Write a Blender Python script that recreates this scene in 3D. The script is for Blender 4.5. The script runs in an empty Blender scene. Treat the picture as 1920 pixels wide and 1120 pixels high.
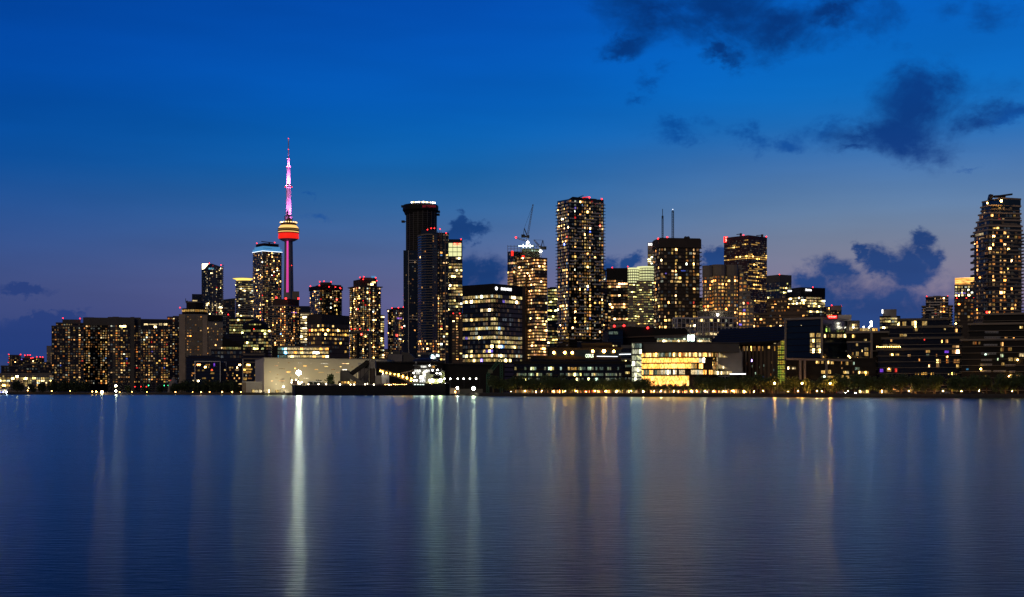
import bpy, math, random
from mathutils import Vector, Matrix
random.seed(7)
R = random.random
FX, CX, HY, CH = 2500.0, 960.0, 732.0, 3.5      # focal length and horizon of the photograph in its own pixels, eye height in metres
sc = bpy.context.scene
COL = sc.collection

# ------------------------------------------------------------------ real-world placement
def XX(px, Y): return (px-CX)/FX*Y
def ZZ(py, Y): return CH+(HY-py)/FX*Y
def P(px, py, Y): return Vector((XX(px, Y), Y, ZZ(py, Y)))

# ------------------------------------------------------------------ materials
MATS = {}
def nn(nt, t, **k):
    n = nt.nodes.new(t)
    for a, v in k.items(): setattr(n, a, v)
    return n
def surf(name, col, rough=0.7, metal=0.0, var=0.35, scale=0.15, spec=0.5, bump=0.0):
    m = bpy.data.materials.new(name); m.use_nodes = True; nt = m.node_tree
    b = nt.nodes['Principled BSDF']
    tc = nn(nt, 'ShaderNodeTexCoord'); no = nn(nt, 'ShaderNodeTexNoise'); no.inputs['Scale'].default_value = scale
    no.inputs['Detail'].default_value = 5
    nt.links.new(tc.outputs['Object'], no.inputs['Vector'])
    mx = nn(nt, 'ShaderNodeMix', data_type='RGBA')
    mx.inputs[6].default_value = (*[c*(1-var) for c in col], 1); mx.inputs[7].default_value = (*[min(1, c*(1+var)) for c in col], 1)
    nt.links.new(no.outputs[0], mx.inputs[0]); nt.links.new(mx.outputs[2], b.inputs['Base Color'])
    b.inputs['Roughness'].default_value = rough; b.inputs['Metallic'].default_value = metal
    b.inputs['Specular IOR Level'].default_value = spec
    if bump:
        bp = nn(nt, 'ShaderNodeBump'); bp.inputs['Strength'].default_value = bump
        nt.links.new(no.outputs[0], bp.inputs['Height']); nt.links.new(bp.outputs[0], b.inputs['Normal'])
    MATS[name] = m; return m
def glow(name, col, s, sampling='AUTO'):
    m = bpy.data.materials.new(name); m.use_nodes = True; nt = m.node_tree
    b = nt.nodes['Principled BSDF']; b.inputs['Base Color'].default_value = (*[c*.5 for c in col], 1)
    b.inputs['Emission Color'].default_value = (*col, 1); b.inputs['Emission Strength'].default_value = s
    m.cycles.emission_sampling = sampling
    MATS[name] = m; return m
def litwin(name, cols, gain=1.0, lo=0.12, hdr=15.0):
    """a lit room behind glass: colour and brightness differ from window to window, with curtains and ceiling lamps inside"""
    m = bpy.data.materials.new(name); m.use_nodes = True; nt = m.node_tree; L = nt.links
    b = nt.nodes['Principled BSDF']; b.inputs['Base Color'].default_value = (.03, .03, .03, 1); b.inputs['Roughness'].default_value = .15
    oi = nn(nt, 'ShaderNodeObjectInfo'); ge = nn(nt, 'ShaderNodeNewGeometry')
    a = nn(nt, 'ShaderNodeMath', operation='ADD'); L.new(oi.outputs['Random'], a.inputs[0]); L.new(ge.outputs['Random Per Island'], a.inputs[1])
    f = nn(nt, 'ShaderNodeMath', operation='FRACT'); L.new(a.outputs[0], f.inputs[0])
    cr = nn(nt, 'ShaderNodeValToRGB'); cr.color_ramp.interpolation = 'CONSTANT'
    e = cr.color_ramp.elements
    while len(e) < len(cols): e.new(0.5)
    for i, c in enumerate(cols): e[i].position = i/len(cols); e[i].color = (*c, 1)
    L.new(f.outputs[0], cr.inputs[0])
    m2 = nn(nt, 'ShaderNodeMath', operation='MULTIPLY'); m2.inputs[1].default_value = 37.31; L.new(f.outputs[0], m2.inputs[0])
    f2 = nn(nt, 'ShaderNodeMath', operation='FRACT'); L.new(m2.outputs[0], f2.inputs[0])
    pw = nn(nt, 'ShaderNodeMath', operation='POWER'); pw.inputs[1].default_value = 2.2; L.new(f2.outputs[0], pw.inputs[0])
    mr = nn(nt, 'ShaderNodeMapRange'); mr.inputs[3].default_value = lo*gain; mr.inputs[4].default_value = gain*.8; L.new(pw.outputs[0], mr.inputs[0])
    p12 = nn(nt, 'ShaderNodeMath', operation='POWER'); p12.inputs[1].default_value = 16; L.new(f2.outputs[0], p12.inputs[0])
    hd = nn(nt, 'ShaderNodeMath', operation='MULTIPLY_ADD'); hd.inputs[1].default_value = hdr*gain; L.new(p12.outputs[0], hd.inputs[0]); L.new(mr.outputs[0], hd.inputs[2])
    uv = nn(nt, 'ShaderNodeUVMap'); sh = nn(nt, 'ShaderNodeVectorMath', operation='MULTIPLY_ADD')
    sh.inputs[1].default_value = (3.2, 1.6, 1); cm = nn(nt, 'ShaderNodeCombineXYZ')
    m3 = nn(nt, 'ShaderNodeMath', operation='MULTIPLY'); m3.inputs[1].default_value = 91.0; L.new(f.outputs[0], m3.inputs[0])
    L.new(m3.outputs[0], cm.inputs[0]); L.new(m3.outputs[0], cm.inputs[2]); L.new(uv.outputs[0], sh.inputs[0]); L.new(cm.outputs[0], sh.inputs[2])
    no = nn(nt, 'ShaderNodeTexNoise'); no.inputs['Scale'].default_value = 1.0; no.inputs['Detail'].default_value = 2; L.new(sh.outputs[0], no.inputs['Vector'])
    mr2 = nn(nt, 'ShaderNodeMapRange'); mr2.inputs[1].default_value = .38; mr2.inputs[2].default_value = .62
    mr2.inputs[3].default_value = .3; mr2.inputs[4].default_value = 1.5; L.new(no.outputs[0], mr2.inputs[0])
    m4 = nn(nt, 'ShaderNodeMath', operation='MULTIPLY'); L.new(hd.outputs[0], m4.inputs[0]); L.new(mr2.outputs[0], m4.inputs[1])
    L.new(cr.outputs[0], b.inputs['Emission Color']); L.new(m4.outputs[0], b.inputs['Emission Strength'])
    m.cycles.emission_sampling = 'NONE' if name == 'lit_dim' else 'FRONT'
    MATS[name] = m; return m
O1, O2, O3, O4 = (1, .28, .04), (1, .40, .09), (1, .48, .14), (1, .60, .25)
Y1, Y2, Y3 = (1, .60, .14), (1, .68, .22), (.95, .74, .26)
W1, W2, W3 = (1, .74, .36), (.85, .90, .70), (.72, .86, 1)
G1_, G2_ = (.88, .80, .22), (.70, .76, .30)
litwin('lit_apartment', [O2, O3, Y1, O2, O4, Y1, W1, O3, Y1, O4, W2, Y2], 1.2)
litwin('lit_left', [O2, O3, Y1, O2, O4, Y1, W1, O3, Y1, O4, W2, O1], 1.05, .1, 1.5)
litwin('lit_dim', [(1, .6, .3), (.8, .7, .5), (1, .5, .2), (.5, .6, .7)], .10, .15, 1.0)
litwin('lit_warm', [O2, O3, O1, O3, O4, O2, Y1], 1.3)
litwin('lit_office', [Y2, Y3, W1, Y3, Y1, Y2, W1, W2, O4, Y3], 1.7)
litwin('lit_green', [G1_, Y3, G1_, G2_, Y3, Y1], 1.1)
litwin('lit_amber', [(1, .48, .08), (1, .56, .12), (1, .52, .10), (1, .66, .22)], 1.2, .3)
litwin('lit_brown', [O3, O4, O2, (1, .45, .2), Y2, O3], 1.1, .2)
litwin('lit_gold', [(1, .40, .07), (1, .45, .10), (1, .37, .055), (1, .50, .13), (1, .42, .08)], 3.6, .7, .8)
litwin('lit_stall', [(1, .42, .10), (1, .3, .08), (1, .55, .2), (.9, .5, .3), (1, .2, .05)], 5, .4, 6)
litwin('lit_cream', [W1, (1, .74, .34), Y2, (1, .80, .44)], 1.5, .3)
litwin('lit_teal', [(.45, .62, .42), (.55, .70, .40), (.35, .50, .38), (.8, .8, .5), (.3, .42, .36)], .55, .25)
litwin('lit_white', [W1, (1, .84, .52), W2, (1, .80, .46)], 1.6, .5)
litwin('lit_blue', [(.12, .2, 1), (.25, .5, 1), (.3, .2, 1)], 1.6, .3)
litwin('lit_cyan', [(.1, .5, .9), (.2, .7, 1), (.3, .8, .95)], 1.2, .3)
litwin('lit_violet', [(.3, .08, 1), (.5, .2, 1)], 2.0, .3)
litwin('lit_red', [(1, .03, .02), (1, .08, .05)], 1.4, .5)
litwin('lit_colour', [O2, (1, .2, .06), Y2, (.3, .55, 1), W1, (1, .3, .12), Y1, W1, (.2, .8, .4), O3], 1.5, .2)
surf('glass_dark', (.012, .014, .016), .12, 0, .3, .05, .6)
surf('glass_blue', (.010, .022, .045), .12, 0, .3, .05, .6)
surf('glass_teal', (.015, .04, .045), .12, 0, .3, .05, .7)
surf('wall_black', (.012, .011, .011), .7, spec=.25)
surf('wall_brown', (.13, .088, .06), .8)
surf('wall_darkbrown', (.05, .036, .028), .8)
surf('wall_red', (.07, .028, .022), .6)
surf('wall_grey', (.24, .22, .20), .8)
surf('wall_darkgrey', (.10, .093, .086), .8)
surf('wall_beige', (.42, .33, .24), .85)
surf('wall_sand', (.24, .20, .155), .85)
surf('wall_white', (.62, .58, .52), .7)
surf('wall_warehouse', (.66, .60, .46), .85, var=.12, scale=.05)
surf('wall_olive', (.15, .16, .09), .7)
surf('metal_grey', (.25, .25, .25), .4, .6)
surf('metal_dark', (.03, .03, .032), .5, .4)
surf('paint_white', (.75, .74, .70), .45)
surf('hull_black', (.007, .007, .010), .5, spec=.25)
surf('roof_navy', (.012, .018, .028), .8, spec=.25)
surf('asphalt', (.05, .05, .05), .9, scale=.4)
surf('paving', (.22, .20, .18), .85, scale=.6)
surf('quay_stone', (.05, .045, .04), .9, scale=.5, bump=.3)
surf('soil', (.05, .05, .045), .95, scale=.01)
surf('bark', (.08, .055, .035), .95, scale=3)
surf('leaf_green', (.06, .095, .025), .7, var=.6, scale=1.2)
surf('leaf_dark', (.03, .05, .018), .7, var=.6, scale=1.2)
surf('tower_concrete', (.30, .27, .25), .85, scale=.03)
surf('green_steel', (.02, .12, .06), .5)
surf('car_paint', (.03, .03, .035), .25, .3)
surf('car_silver', (.3, .3, .32), .25, .5)
surf('rubber', (.02, .02, .02), .9)
glow('warning_red', (1, .02, .02), 7)
glow('warning_red_dim', (1, .03, .02), 5)
glow('lamp_amber', (1, .52, .12), 40)
glow('lamp_orange', (1, .42, .07), 60)
glow('lamp_white', (1, .93, .72), 25)
glow('flood_white', (1, .90, .62), 210)
glow('flood_green', (.95, 1, .45), 50)
glow('lamp_small', (1, .95, .82), 45)
glow('sign_white', (1, 1, .98), 2.6)
glow('sign_red', (1, .02, .012), 2.2)
glow('sign_pink', (1, .45, .38), 2.6)
glow('sign_dimred', (.55, .02, .05), .35)
glow('sign_green', (.85, 1, .7), 2.6)
glow('crown_cyan', (.10, .38, .75), .6)
glow('crown_white', (.85, .92, 1), 2.2)
glow('crown_gold', (1, .72, .16), 1.3)
glow('crown_lime', (.86, .88, .42), 1.0)
glow('pod_red', (.9, .018, .008), 1.0)
glow('pod_gold', (1, .56, .16), 1.3)
glow('strip_pink', (.85, .06, .42), 1.2)
glow('fixture_pink', (1, .25, .9), 5)
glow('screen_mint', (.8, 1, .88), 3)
glow('traffic_green', (.05, 1, .3), 8)

glow('crown_bright', (1, .80, .48), 5)
glow('work_light', (1, .9, .75), 9)
glow('rim', (1, .62, .22), 3)
glow('lamp_crane', (1, .97, .82), 25)
litwin('lit_stair', [(.85, .85, .55), (.75, .80, .5), (.9, .88, .62)], 1.0, .5)
litwin('lit_gold2', [(1, .58, .14), (1, .60, .16), (1, .68, .24)], .95, .4)
litwin('lit_foliage', [(.2, .35, .05), (.3, .4, .08)], .5, .3)
litwin('lit_slit', [W1, Y2, (1, .9, .7), O4], 2.2, .5)
litwin('lit_mint', [(.8, 1, .9), (.6, .95, 1)], 2.5, .6)
glow('lamp_deck', (1, .80, .52), 16)
glow('lamp_boom', (1, .46, .06), 22)
surf('paint_cream', (.22, .21, .17), .5)
litwin('lit_ship', [(1, .97, .85), (1, 1, .93)], 1.9, .5)
glow('lamp_small2', (1, .97, .80), 15)
glow('flood_yellow', (1, .95, .55), 100)
glow('lamp_small3', (1, .97, .7), 150)
litwin('lit_ferry', [(.25, .3, 1), (.5, .6, 1), (.8, .85, 1)], 3, .4)
glow('lamp_orange2', (1, .38, .06), 500)
glow('lamp_path', (1, .50, .12), 2600)
glow('lamp_shore', (1, .46, .10), 24)
glow('flood_shore', (1, .66, .3), 45)
glow('flood_shore2', (1, .9, .5), 50)
glow('flood_shore3', (1, .97, .8), 60)

# ------------------------------------------------------------------ mesh builder
class MB:
    def __init__(s): s.v, s.f, s.m, s.u, s.mats = [], [], [], [], []
    def mi(s, mat):
        if mat not in s.mats: s.mats.append(mat)
        return s.mats.index(mat)
    def face(s, idx, mat, uv=None):
        s.f.append(idx); s.m.append(s.mi(mat)); s.u.append(uv)
    def prism(s, poly, z0, z1, mat, top=None, bottom=False, z1s=None):
        n = len(poly); b = len(s.v)
        for p in poly: s.v.append((p[0], p[1], z0))
        for i, p in enumerate(poly): s.v.append((p[0], p[1], z1s[i] if z1s else z1))
        for i in range(n):
            j = (i+1) % n; s.face((b+i, b+j, b+n+j, b+n+i), mat)
        s.face(tuple(b+n+i for i in range(n)), top or mat)
        if bottom: s.face(tuple(b+n-1-i for i in range(n)), mat)
    def ring(s, poly, p, z0, z1, mat):
        o = offset(poly, p); n = len(poly); b = len(s.v)
        for z in (z0, z1):
            for q in poly: s.v.append((q[0], q[1], z))
            for q in o: s.v.append((q[0], q[1], z))
        for i in range(n):
            j = (i+1) % n
            s.face((b+n+i, b+n+j, b+3*n+j, b+3*n+i), mat)
            s.face((b+2*n+i, b+3*n+i, b+3*n+j, b+2*n+j), mat)
            s.face((b+i, b+j, b+n+j, b+n+i), mat)
    def beam(s, p, q, w, mat, h=None):
        p, q = Vector(p), Vector(q); d = (q-p)
        if d.length < 1e-6: return
        d.normalize(); up = Vector((0, 0, 1)) if abs(d.z) < .95 else Vector((0, 1, 0))
        a = d.cross(up).normalized()*w/2; c = a.cross(d).normalized()*(h or w)/2; b = len(s.v)
        for e in (p, q):
            for (i, j) in ((-1, -1), (1, -1), (1, 1), (-1, 1)): s.v.append(tuple(e+a*i+c*j))
        for i in range(4):
            j = (i+1) % 4; s.face((b+i, b+j, b+4+j, b+4+i), mat)
        s.face((b+3, b+2, b+1, b), mat); s.face((b+4, b+5, b+6, b+7), mat)
    def lattice(s, p, q, w, mat, t=.25, n=8, w2=None):
        p, q = Vector(p), Vector(q); w2 = w2 or w; d = (q-p).normalized()
        up = Vector((0, 0, 1)) if abs(d.z) < .95 else Vector((0, 1, 0))
        a = d.cross(up).normalized(); c = a.cross(d).normalized()
        def k(f, i, j): return p.lerp(q, f)+(a*i+c*j)*(w+(w2-w)*f)/2
        cor = ((-1, -1), (1, -1), (1, 1), (-1, 1))
        for i, j in cor: s.beam(k(0, i, j), k(1, i, j), t, mat)
        for m in range(n):
            for r in range(4):
                e1, e2 = cor[r], cor[(r+1) % 4]
                if (m+r) % 2: e1, e2 = e2, e1
                s.beam(k(m/n, *e1), k((m+1)/n, *e2), t*.7, mat)
    def box(s, c, sx, sy, sz, mat, rot=0.0):
        """c is the centre of the bottom"""
        co, si = math.cos(rot), math.sin(rot)
        poly = [(c[0]+co*x*sx/2-si*y*sy/2, c[1]+si*x*sx/2+co*y*sy/2) for x, y in ((-1, -1), (1, -1), (1, 1), (-1, 1))]
        s.prism(poly, c[2], c[2]+sz, mat, bottom=True)
    def lathe(s, c, prof, mat, n=24, mats=None):
        b = len(s.v)
        for r, z in prof:
            for i in range(n):
                t = 2*math.pi*i/n; s.v.append((c[0]+r*math.cos(t), c[1]+r*math.sin(t), z))
        for k in range(len(prof)-1):
            for i in range(n):
                j = (i+1) % n; s.face((b+k*n+i, b+k*n+j, b+(k+1)*n+j, b+(k+1)*n+i), mats[k] if mats else mat)
        s.face(tuple(b+(len(prof)-1)*n+i for i in range(n)), mats[-1] if mats else mat)
        s.face(tuple(b+n-1-i for i in range(n)), mats[0] if mats else mat)
    def ball(s, c, r, mat, n=8):
        s.lathe(c, [(r*math.sin(math.pi*k/6), c[2]-r*math.cos(math.pi*k/6)) for k in range(0, 7)], mat, n)
    def win(s, p, t, w, z, h, mat, frame='wall_black', out=.02, d=.08):
        """a lit window: p is the bottom left corner on the wall, t the unit direction along it"""
        n = Vector((t[1], -t[0])); b = len(s.v)
        for o in (out, out+d):
            for (x, zz) in ((0, 0), (w, 0), (w, h), (0, h)):
                s.v.append((p[0]+t[0]*x+n[0]*o, p[1]+t[1]*x+n[1]*o, z+zz))
        s.face((b+4, b+5, b+6, b+7), mat, ((0, 0), (1, 0), (1, 1), (0, 1)))
        for i in range(4):
            j = (i+1) % 4; s.face((b+i, b+j, b+4+j, b+4+i), frame)
    def build(s, name, parent=None, base=None, smooth=False):
        me = bpy.data.meshes.new(name)
        base = base or (parent['_b'] if parent is not None and '_b' in parent else (0, 0, 0))
        me.from_pydata([(x-base[0], y-base[1], z-base[2]) for x, y, z in s.v], [], s.f)
        for m in s.mats: me.materials.append(MATS[m])
        me.polygons.foreach_set('material_index', s.m)
        if smooth: me.polygons.foreach_set('use_smooth', [True]*len(s.f))
        if any(u for u in s.u):
            uvl = me.uv_layers.new(name='UVMap'); data = []
            for f, u in zip(s.f, s.u):
                for k in range(len(f)): data.extend(u[k] if u else (0, 0))
            uvl.data.foreach_set('uv', data)
        me.update()
        o = bpy.data.objects.new(name, me); COL.objects.link(o)
        if parent is not None: o.parent = parent
        else: o.location = base
        return o
def offset(poly, p):
    n = len(poly); out = []
    for i in range(n):
        a, b, c = Vector(poly[i-1][:2]), Vector(poly[i][:2]), Vector(poly[(i+1) % n][:2])
        e1, e2 = (b-a).normalized(), (c-b).normalized()
        n1, n2 = Vector((e1.y, -e1.x)), Vector((e2.y, -e2.x)); m = (n1+n2)
        m = m/max(.3, m.dot(n1)) if m.length > 1e-6 else n1
        out.append((b.x+m.x*p, b.y+m.y*p))
    return out
def tag(o, label=None, cat=None, group=None, kind=None):
    if label: o['label'] = label
    if cat: o['category'] = cat
    if group: o['group'] = group
    if kind: o['kind'] = kind
    return o
GROUND = 1.6
def root(name, label, cat, base, group=None):
    o = bpy.data.objects.new(name, None); COL.objects.link(o); o.location = base; o.empty_display_size = 1
    o['_b'] = [float(base[0]), float(base[1]), float(base[2])]
    return tag(o, label, cat, group)

# ------------------------------------------------------------------ footprints (counter-clockwise, front edges first)
def F(l, r, Y, dep=None):
    """front face square to the line of sight"""
    a, b = Vector((XX(l, Y), Y)), Vector((XX(r, Y), Y)); c = (a+b)/2; w = (b-a).length
    v = c.normalized(); t = Vector((v.y, -v.x))
    def hit(px):
        d = Vector((XX(px, 1), 1)); k = c.dot(v)/d.dot(v); return d*k
    a, b = hit(l), hit(r); dep = dep or min(max(w*.8, 12), 38)
    return [tuple(a), tuple(b), tuple(b+v*dep), tuple(a+v*dep)]
def C(l, c, r, Y, ang=None):
    """nearest corner at pixel column c; two faces seen"""
    K = Vector((XX(c, Y), Y)); ul, ur = XX(l, 1), XX(r, 1)
    if ang is None: ang = math.degrees(math.atan2(max(r-c, 1), max(c-l, 1)))
    a = math.radians(ang)
    base = math.atan2(K.x, K.y)      # turn with the line of sight
    dl = Vector((-math.cos(a), math.sin(a))); dr = Vector((math.sin(a), math.cos(a)))
    rot = Matrix.Rotation(-base, 2); dl, dr = rot @ dl, rot @ dr
    def length(d, u): return (u*K.y-K.x)/(d.x-u*d.y)
    A = K+dl*length(dl, ul); B = K+dr*length(dr, ur)
    return [tuple(A), tuple(K), tuple(B), tuple(A+B-K)]
def O(l, r, Y, n=14, sq=1.0):
    rad = (r-l)/2/FX*Y; c = Vector((XX((l+r)/2, Y), Y+rad*sq))
    return [(c.x+rad*math.cos(2*math.pi*(k+.5)/n-math.pi/2), c.y+rad*sq*math.sin(2*math.pi*(k+.5)/n-math.pi/2)) for k in range(n)]
def facing(a, b, lim=.0):
    e = (Vector(b)-Vector(a)); n = Vector((e.y, -e.x)).normalized(); m = (Vector(a)+Vector(b))/2
    return n.dot(-m.normalized()) > lim

UNITS = {}
def unit_window(mat):
    if mat not in UNITS:
        b = MB(); b.win((-.5, 0), (1, 0), 1, 0, 1, mat, out=.02, d=.08)
        me = bpy.data.meshes.new('window')
        me.from_pydata(b.v, [], b.f)
        for m in b.mats: me.materials.append(MATS[m])
        me.polygons.foreach_set('material_index', b.m)
        uvl = me.uv_layers.new(name='UVMap'); data = []
        for f, u in zip(b.f, b.u):
            for k in range(len(f)): data.extend(u[k] if u else (0, 0))
        uvl.data.foreach_set('uv', data); me.update(); UNITS[mat] = me
    return UNITS[mat]
def place_windows(rt, wins, name='window', cap=100):
    """wins: (p, t, w, z, h, mat). The 100 largest are parts of their own, the rest one part of kind stuff."""
    b = rt['_b']; wins = sorted(wins, key=lambda k: -k[2]*k[4]+random.uniform(-.4, .4)*k[2]*k[4]*.3)
    for (p, t, w, z, h, mat) in wins[:cap]:
        o = bpy.data.objects.new(name, unit_window(mat)); COL.objects.link(o); o.parent = rt
        o.location = (p[0]+t[0]*w/2-b[0], p[1]+t[1]*w/2-b[1], z-b[2])
        o.rotation_euler = (0, 0, math.atan2(t[1], t[0])); o.scale = (w, 1, h)
    if wins[cap:]:
        m = MB()
        for k in wins[cap:]: m.win(*k)
        tag(m.build(name, rt), kind='stuff')

ST = {  # facade styles
 'apt':    dict(fh=3.0, bw=3.1, core='glass_dark', slab='wall_darkgrey', p=.45, th=.35, hf=.56, mode='apt', pal='lit_apartment', lit=.3),
 'balc':   dict(fh=3.0, bw=3.1, core='glass_dark', slab='wall_grey', p=1.3, th=.3, hf=.6, mode='apt', pal='lit_apartment', lit=.3),
 'office': dict(fh=4.0, bw=3.0, core='glass_dark', slab='wall_black', p=.12, th=1.0, hf=.58, mode='office', pal='lit_office', lit=.55),
 'glass':  dict(fh=4.0, bw=3.0, core='glass_blue', slab='glass_dark', p=.08, th=.5, hf=.6, mode='office', pal='lit_office', lit=.4),
 'stone':  dict(fh=3.4, bw=3.6, core='wall_brown', slab='wall_brown', p=.12, th=.5, hf=.45, ww=.55, mode='apt', pal='lit_warm', lit=.25),
 'plain':  dict(fh=4.0, bw=4.0, core='wall_darkgrey', slab=None, mode=None, lit=0, p=.2, th=.4, hf=.5, pal='lit_warm'),
}
def block(rt, fp, t, Y=None, b=None, st='apt', name='facade', wins=None, vis=None, z0=None, z1=None, z1s=None, cap=.9, top=None, attic=True, mull=None, mw=.3, mp=.25, bal=0, skip=0, crownrows=0, ring=True, **kw):
    s = dict(ST[st]); s.update(kw); Y = Y or min(p[1] for p in fp)
    z1 = z1 if z1 is not None else ZZ(t, Y); z0 = z0 if z0 is not None else (ZZ(b, Y) if b else GROUND-.4)
    m = MB(); m.prism(fp, z0, z1, s['core'], top=top or 'wall_darkgrey', z1s=z1s)
    fh = s['fh']; nf = max(1, int((z1-z0-skip)/fh)); zb = z1-skip-nf*fh
    if s.get('slab'):
        for k in range(nf+1):
            zz = zb+k*fh
            if z1s and zz > min(z1s)-fh: break
            m.ring(fp, s['p'], zz-s['th'], zz, s['slab'])
        if ring and not z1s: m.ring(fp, max(.15, s['p']-.05), z1-.1 if not (skip and attic) else z1-skip+.05, z1+cap, s['slab'])
    zvis = ZZ(vis, Y) if vis else z0+1
    n = len(fp); W = wins if wins is not None else []
    for i in range(n):
        a, c = Vector(fp[i]), Vector(fp[(i+1) % n]); L = (c-a).length
        if L < 1.2: continue
        tt = (c-a)/L; nb = max(1, round(L/s['bw'])); bw = L/nb; front = facing(a, c, .03)
        nrm = Vector((tt.y, -tt.x))
        if mull and front:
            for j in range(0, nb+1, mull if isinstance(mull, int) else 1):
                q = a+tt*(bw*j); q = q+nrm*(mp/2-.02)
                m.box((q.x, q.y, z0), mw, mp, z1-z0-.15-skip*.5, s.get('mullmat') or s['slab'] or s['core'], math.atan2(tt.y, tt.x))
        if bal and front:
            for k in range(nf):
                j = 0
                while j < nb:
                    if R() < bal:
                        ln = random.choice((1, 2, 2, 3)); ln = min(ln, nb-j)
                        q = a+tt*(bw*(j+ln/2))+nrm*(s['p']+.05)
                        m.box((q.x, q.y, zb+k*fh-.1), bw*ln*.96, .12, 1.05, s.get('balmat', 'wall_sand'), math.atan2(tt.y, tt.x))
                        j += ln
                    else: j += 1
        if not front or not s['mode'] or s['lit'] == 0: continue
        colb = [random.choice((.35, .6, 1, 1.7, 2.2)) for _ in range(nb)]
        rows = s.get('rows')
        for k in range(nf):
            zz = zb+k*fh
            if zz < zvis or (z1s and zz > min(z1s)-fh): continue
            fr = (zz-z0)/(z1-z0)
            lit = (s['lit'](fr) if callable(s['lit']) else s['lit'])*(1.3 if s['mode'] == 'apt' else 1)
            kk = nf-1-k
            rp = rows.get(kk, None) if rows else None
            if s['mode'] == 'office':
                rowp = rp if rp is not None else (lit*random.choice((.1, .6, 1.2, 1.5, 1.7)) if not rows or rows.get('rand', 1) else lit)
                on = R() < rowp; sw = .22
                for j in range(nb):
                    if R() < sw: on = R() < rowp
                    if rp is not None and rp >= 1: on = True
                    if not on and R() < s.get('dim', .5): m.win(a+tt*(bw*(j+.1)), tt, bw*.8, zz+fh*.12, fh*s['hf'], 'lit_dim')
                    if on: W.append((a+tt*(bw*(j+.06)), tt, bw*.88, zz+fh*.12, fh*s['hf'], s['pal'] if R() < .97 else s.get('pal2', s['pal'])))
            else:
                ww = s.get('ww', .64)
                for j in range(nb):
                    pr = rp if rp is not None else lit*colb[j]
                    if R() < pr:
                        wd = bw*ww*random.choice((.55, 1, 1))
                        pal = s['pal']; r = R()
                        if r < .012: pal = 'lit_blue'
                        elif r < .022: pal = 'lit_red'
                        W.append((a+tt*(bw*(j+.13)), tt, wd, zz+fh*.16, fh*s['hf']*random.choice((.8, 1, 1)), pal))
                    elif R() < s.get('dim', .38): m.win(a+tt*(bw*(j+.13)), tt, bw*ww, zz+fh*.16, fh*s['hf'], 'lit_dim')
    m.build(name, rt)
    if wins is None: place_windows(rt, W)
    return z1
def wx(fp, i, rects, pal, W):
    """windows given by what they cover on face i of a footprint"""
    a, c = Vector(fp[i]), Vector(fp[(i+1) % len(fp)]); tt = (c-a).normalized(); nrm = Vector((tt.y, -tt.x))
    def hit(px):
        d = Vector((XX(px, 1), 1)); return d*(a.dot(nrm)/d.dot(nrm))
    for (x0, x1, y0, y1) in rects:
        p, q = hit(x0), hit(x1); Y = (p.y+q.y)/2
        W.append((p, tt, (q-p).length, ZZ(y1, Y), (y1-y0)/FX*Y, pal))
def warn(rt, pts, Y, mat='warning_red', r=None):
    for (px, py) in pts:
        m = MB(); c = P(px, py, Y); rr = r*.8 if r else Y*.0004; m.ball(c, rr, mat)
        m.beam(c-Vector((0, 0, rr*2.6)), c-Vector((0, 0, rr*.8)), rr*.4, 'metal_dark'); m.build('warning_light', rt)
def text(rt, s, l, r, py, hpx, Y, mat, rot=None, name='sign', thick=.25, dz=0):
    cu = bpy.data.curves.new('lettering', 'FONT'); cu.body = s; cu.extrude = .06; cu.offset = .012
    tmp = bpy.data.objects.new('lettering', cu); COL.objects.link(tmp)
    dg = bpy.context.evaluated_depsgraph_get(); me = bpy.data.meshes.new_from_object(tmp.evaluated_get(dg))
    bpy.data.objects.remove(tmp); bpy.data.curves.remove(cu)
    xs = [v.co.x for v in me.vertices]; ys = [v.co.y for v in me.vertices]
    x0, x1, y0, y1 = min(xs), max(xs), min(ys), max(ys)
    a, b = P(l, py, Y), P(r, py, Y); w = (b-a).length; h = hpx/FX*Y; c = (a+b)/2
    ang = rot if rot is not None else math.atan2(-c.x, c.y)
    for v in me.vertices:
        v.co = Vector(((v.co.x-(x0+x1)/2)/(x1-x0)*w, -v.co.z*thick*6, (v.co.y-(y0+y1)/2)/(y1-y0)*h))
    me.transform(Matrix.Rotation(ang, 4, 'Z')); me.materials.clear(); me.materials.append(MATS[mat])
    o = bpy.data.objects.new(name, me); COL.objects.link(o)
    if rt is not None:
        o.parent = rt; bb = rt['_b']; o.location = (c.x-bb[0], c.y-bb[1], c.z-bb[2])
    return o
def bld(name, label, fp, cat='tower', group=None):
    c = sum((Vector(p) for p in fp), Vector((0, 0)))/len(fp)
    return root(name, label, cat, (c.x, c.y, GROUND), group)
def plate(rt, pts, Y, dep, mat, name, base=None):
    """an upright slab with an outline, its own thickness dep behind distance Y"""
    m = MB(); n = len(pts); v = [P(x, y, Y) for x, y in pts]
    for q in v: m.v.append(tuple(q))
    for q in v: m.v.append((q.x, q.y+dep, q.z))
    m.face(tuple(range(n)), mat); m.face(tuple(2*n-1-i for i in range(n)), mat)
    for i in range(n):
        j = (i+1) % n; m.face((j, i, n+i, n+j), mat)
    return m.build(name, rt, base)

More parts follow.
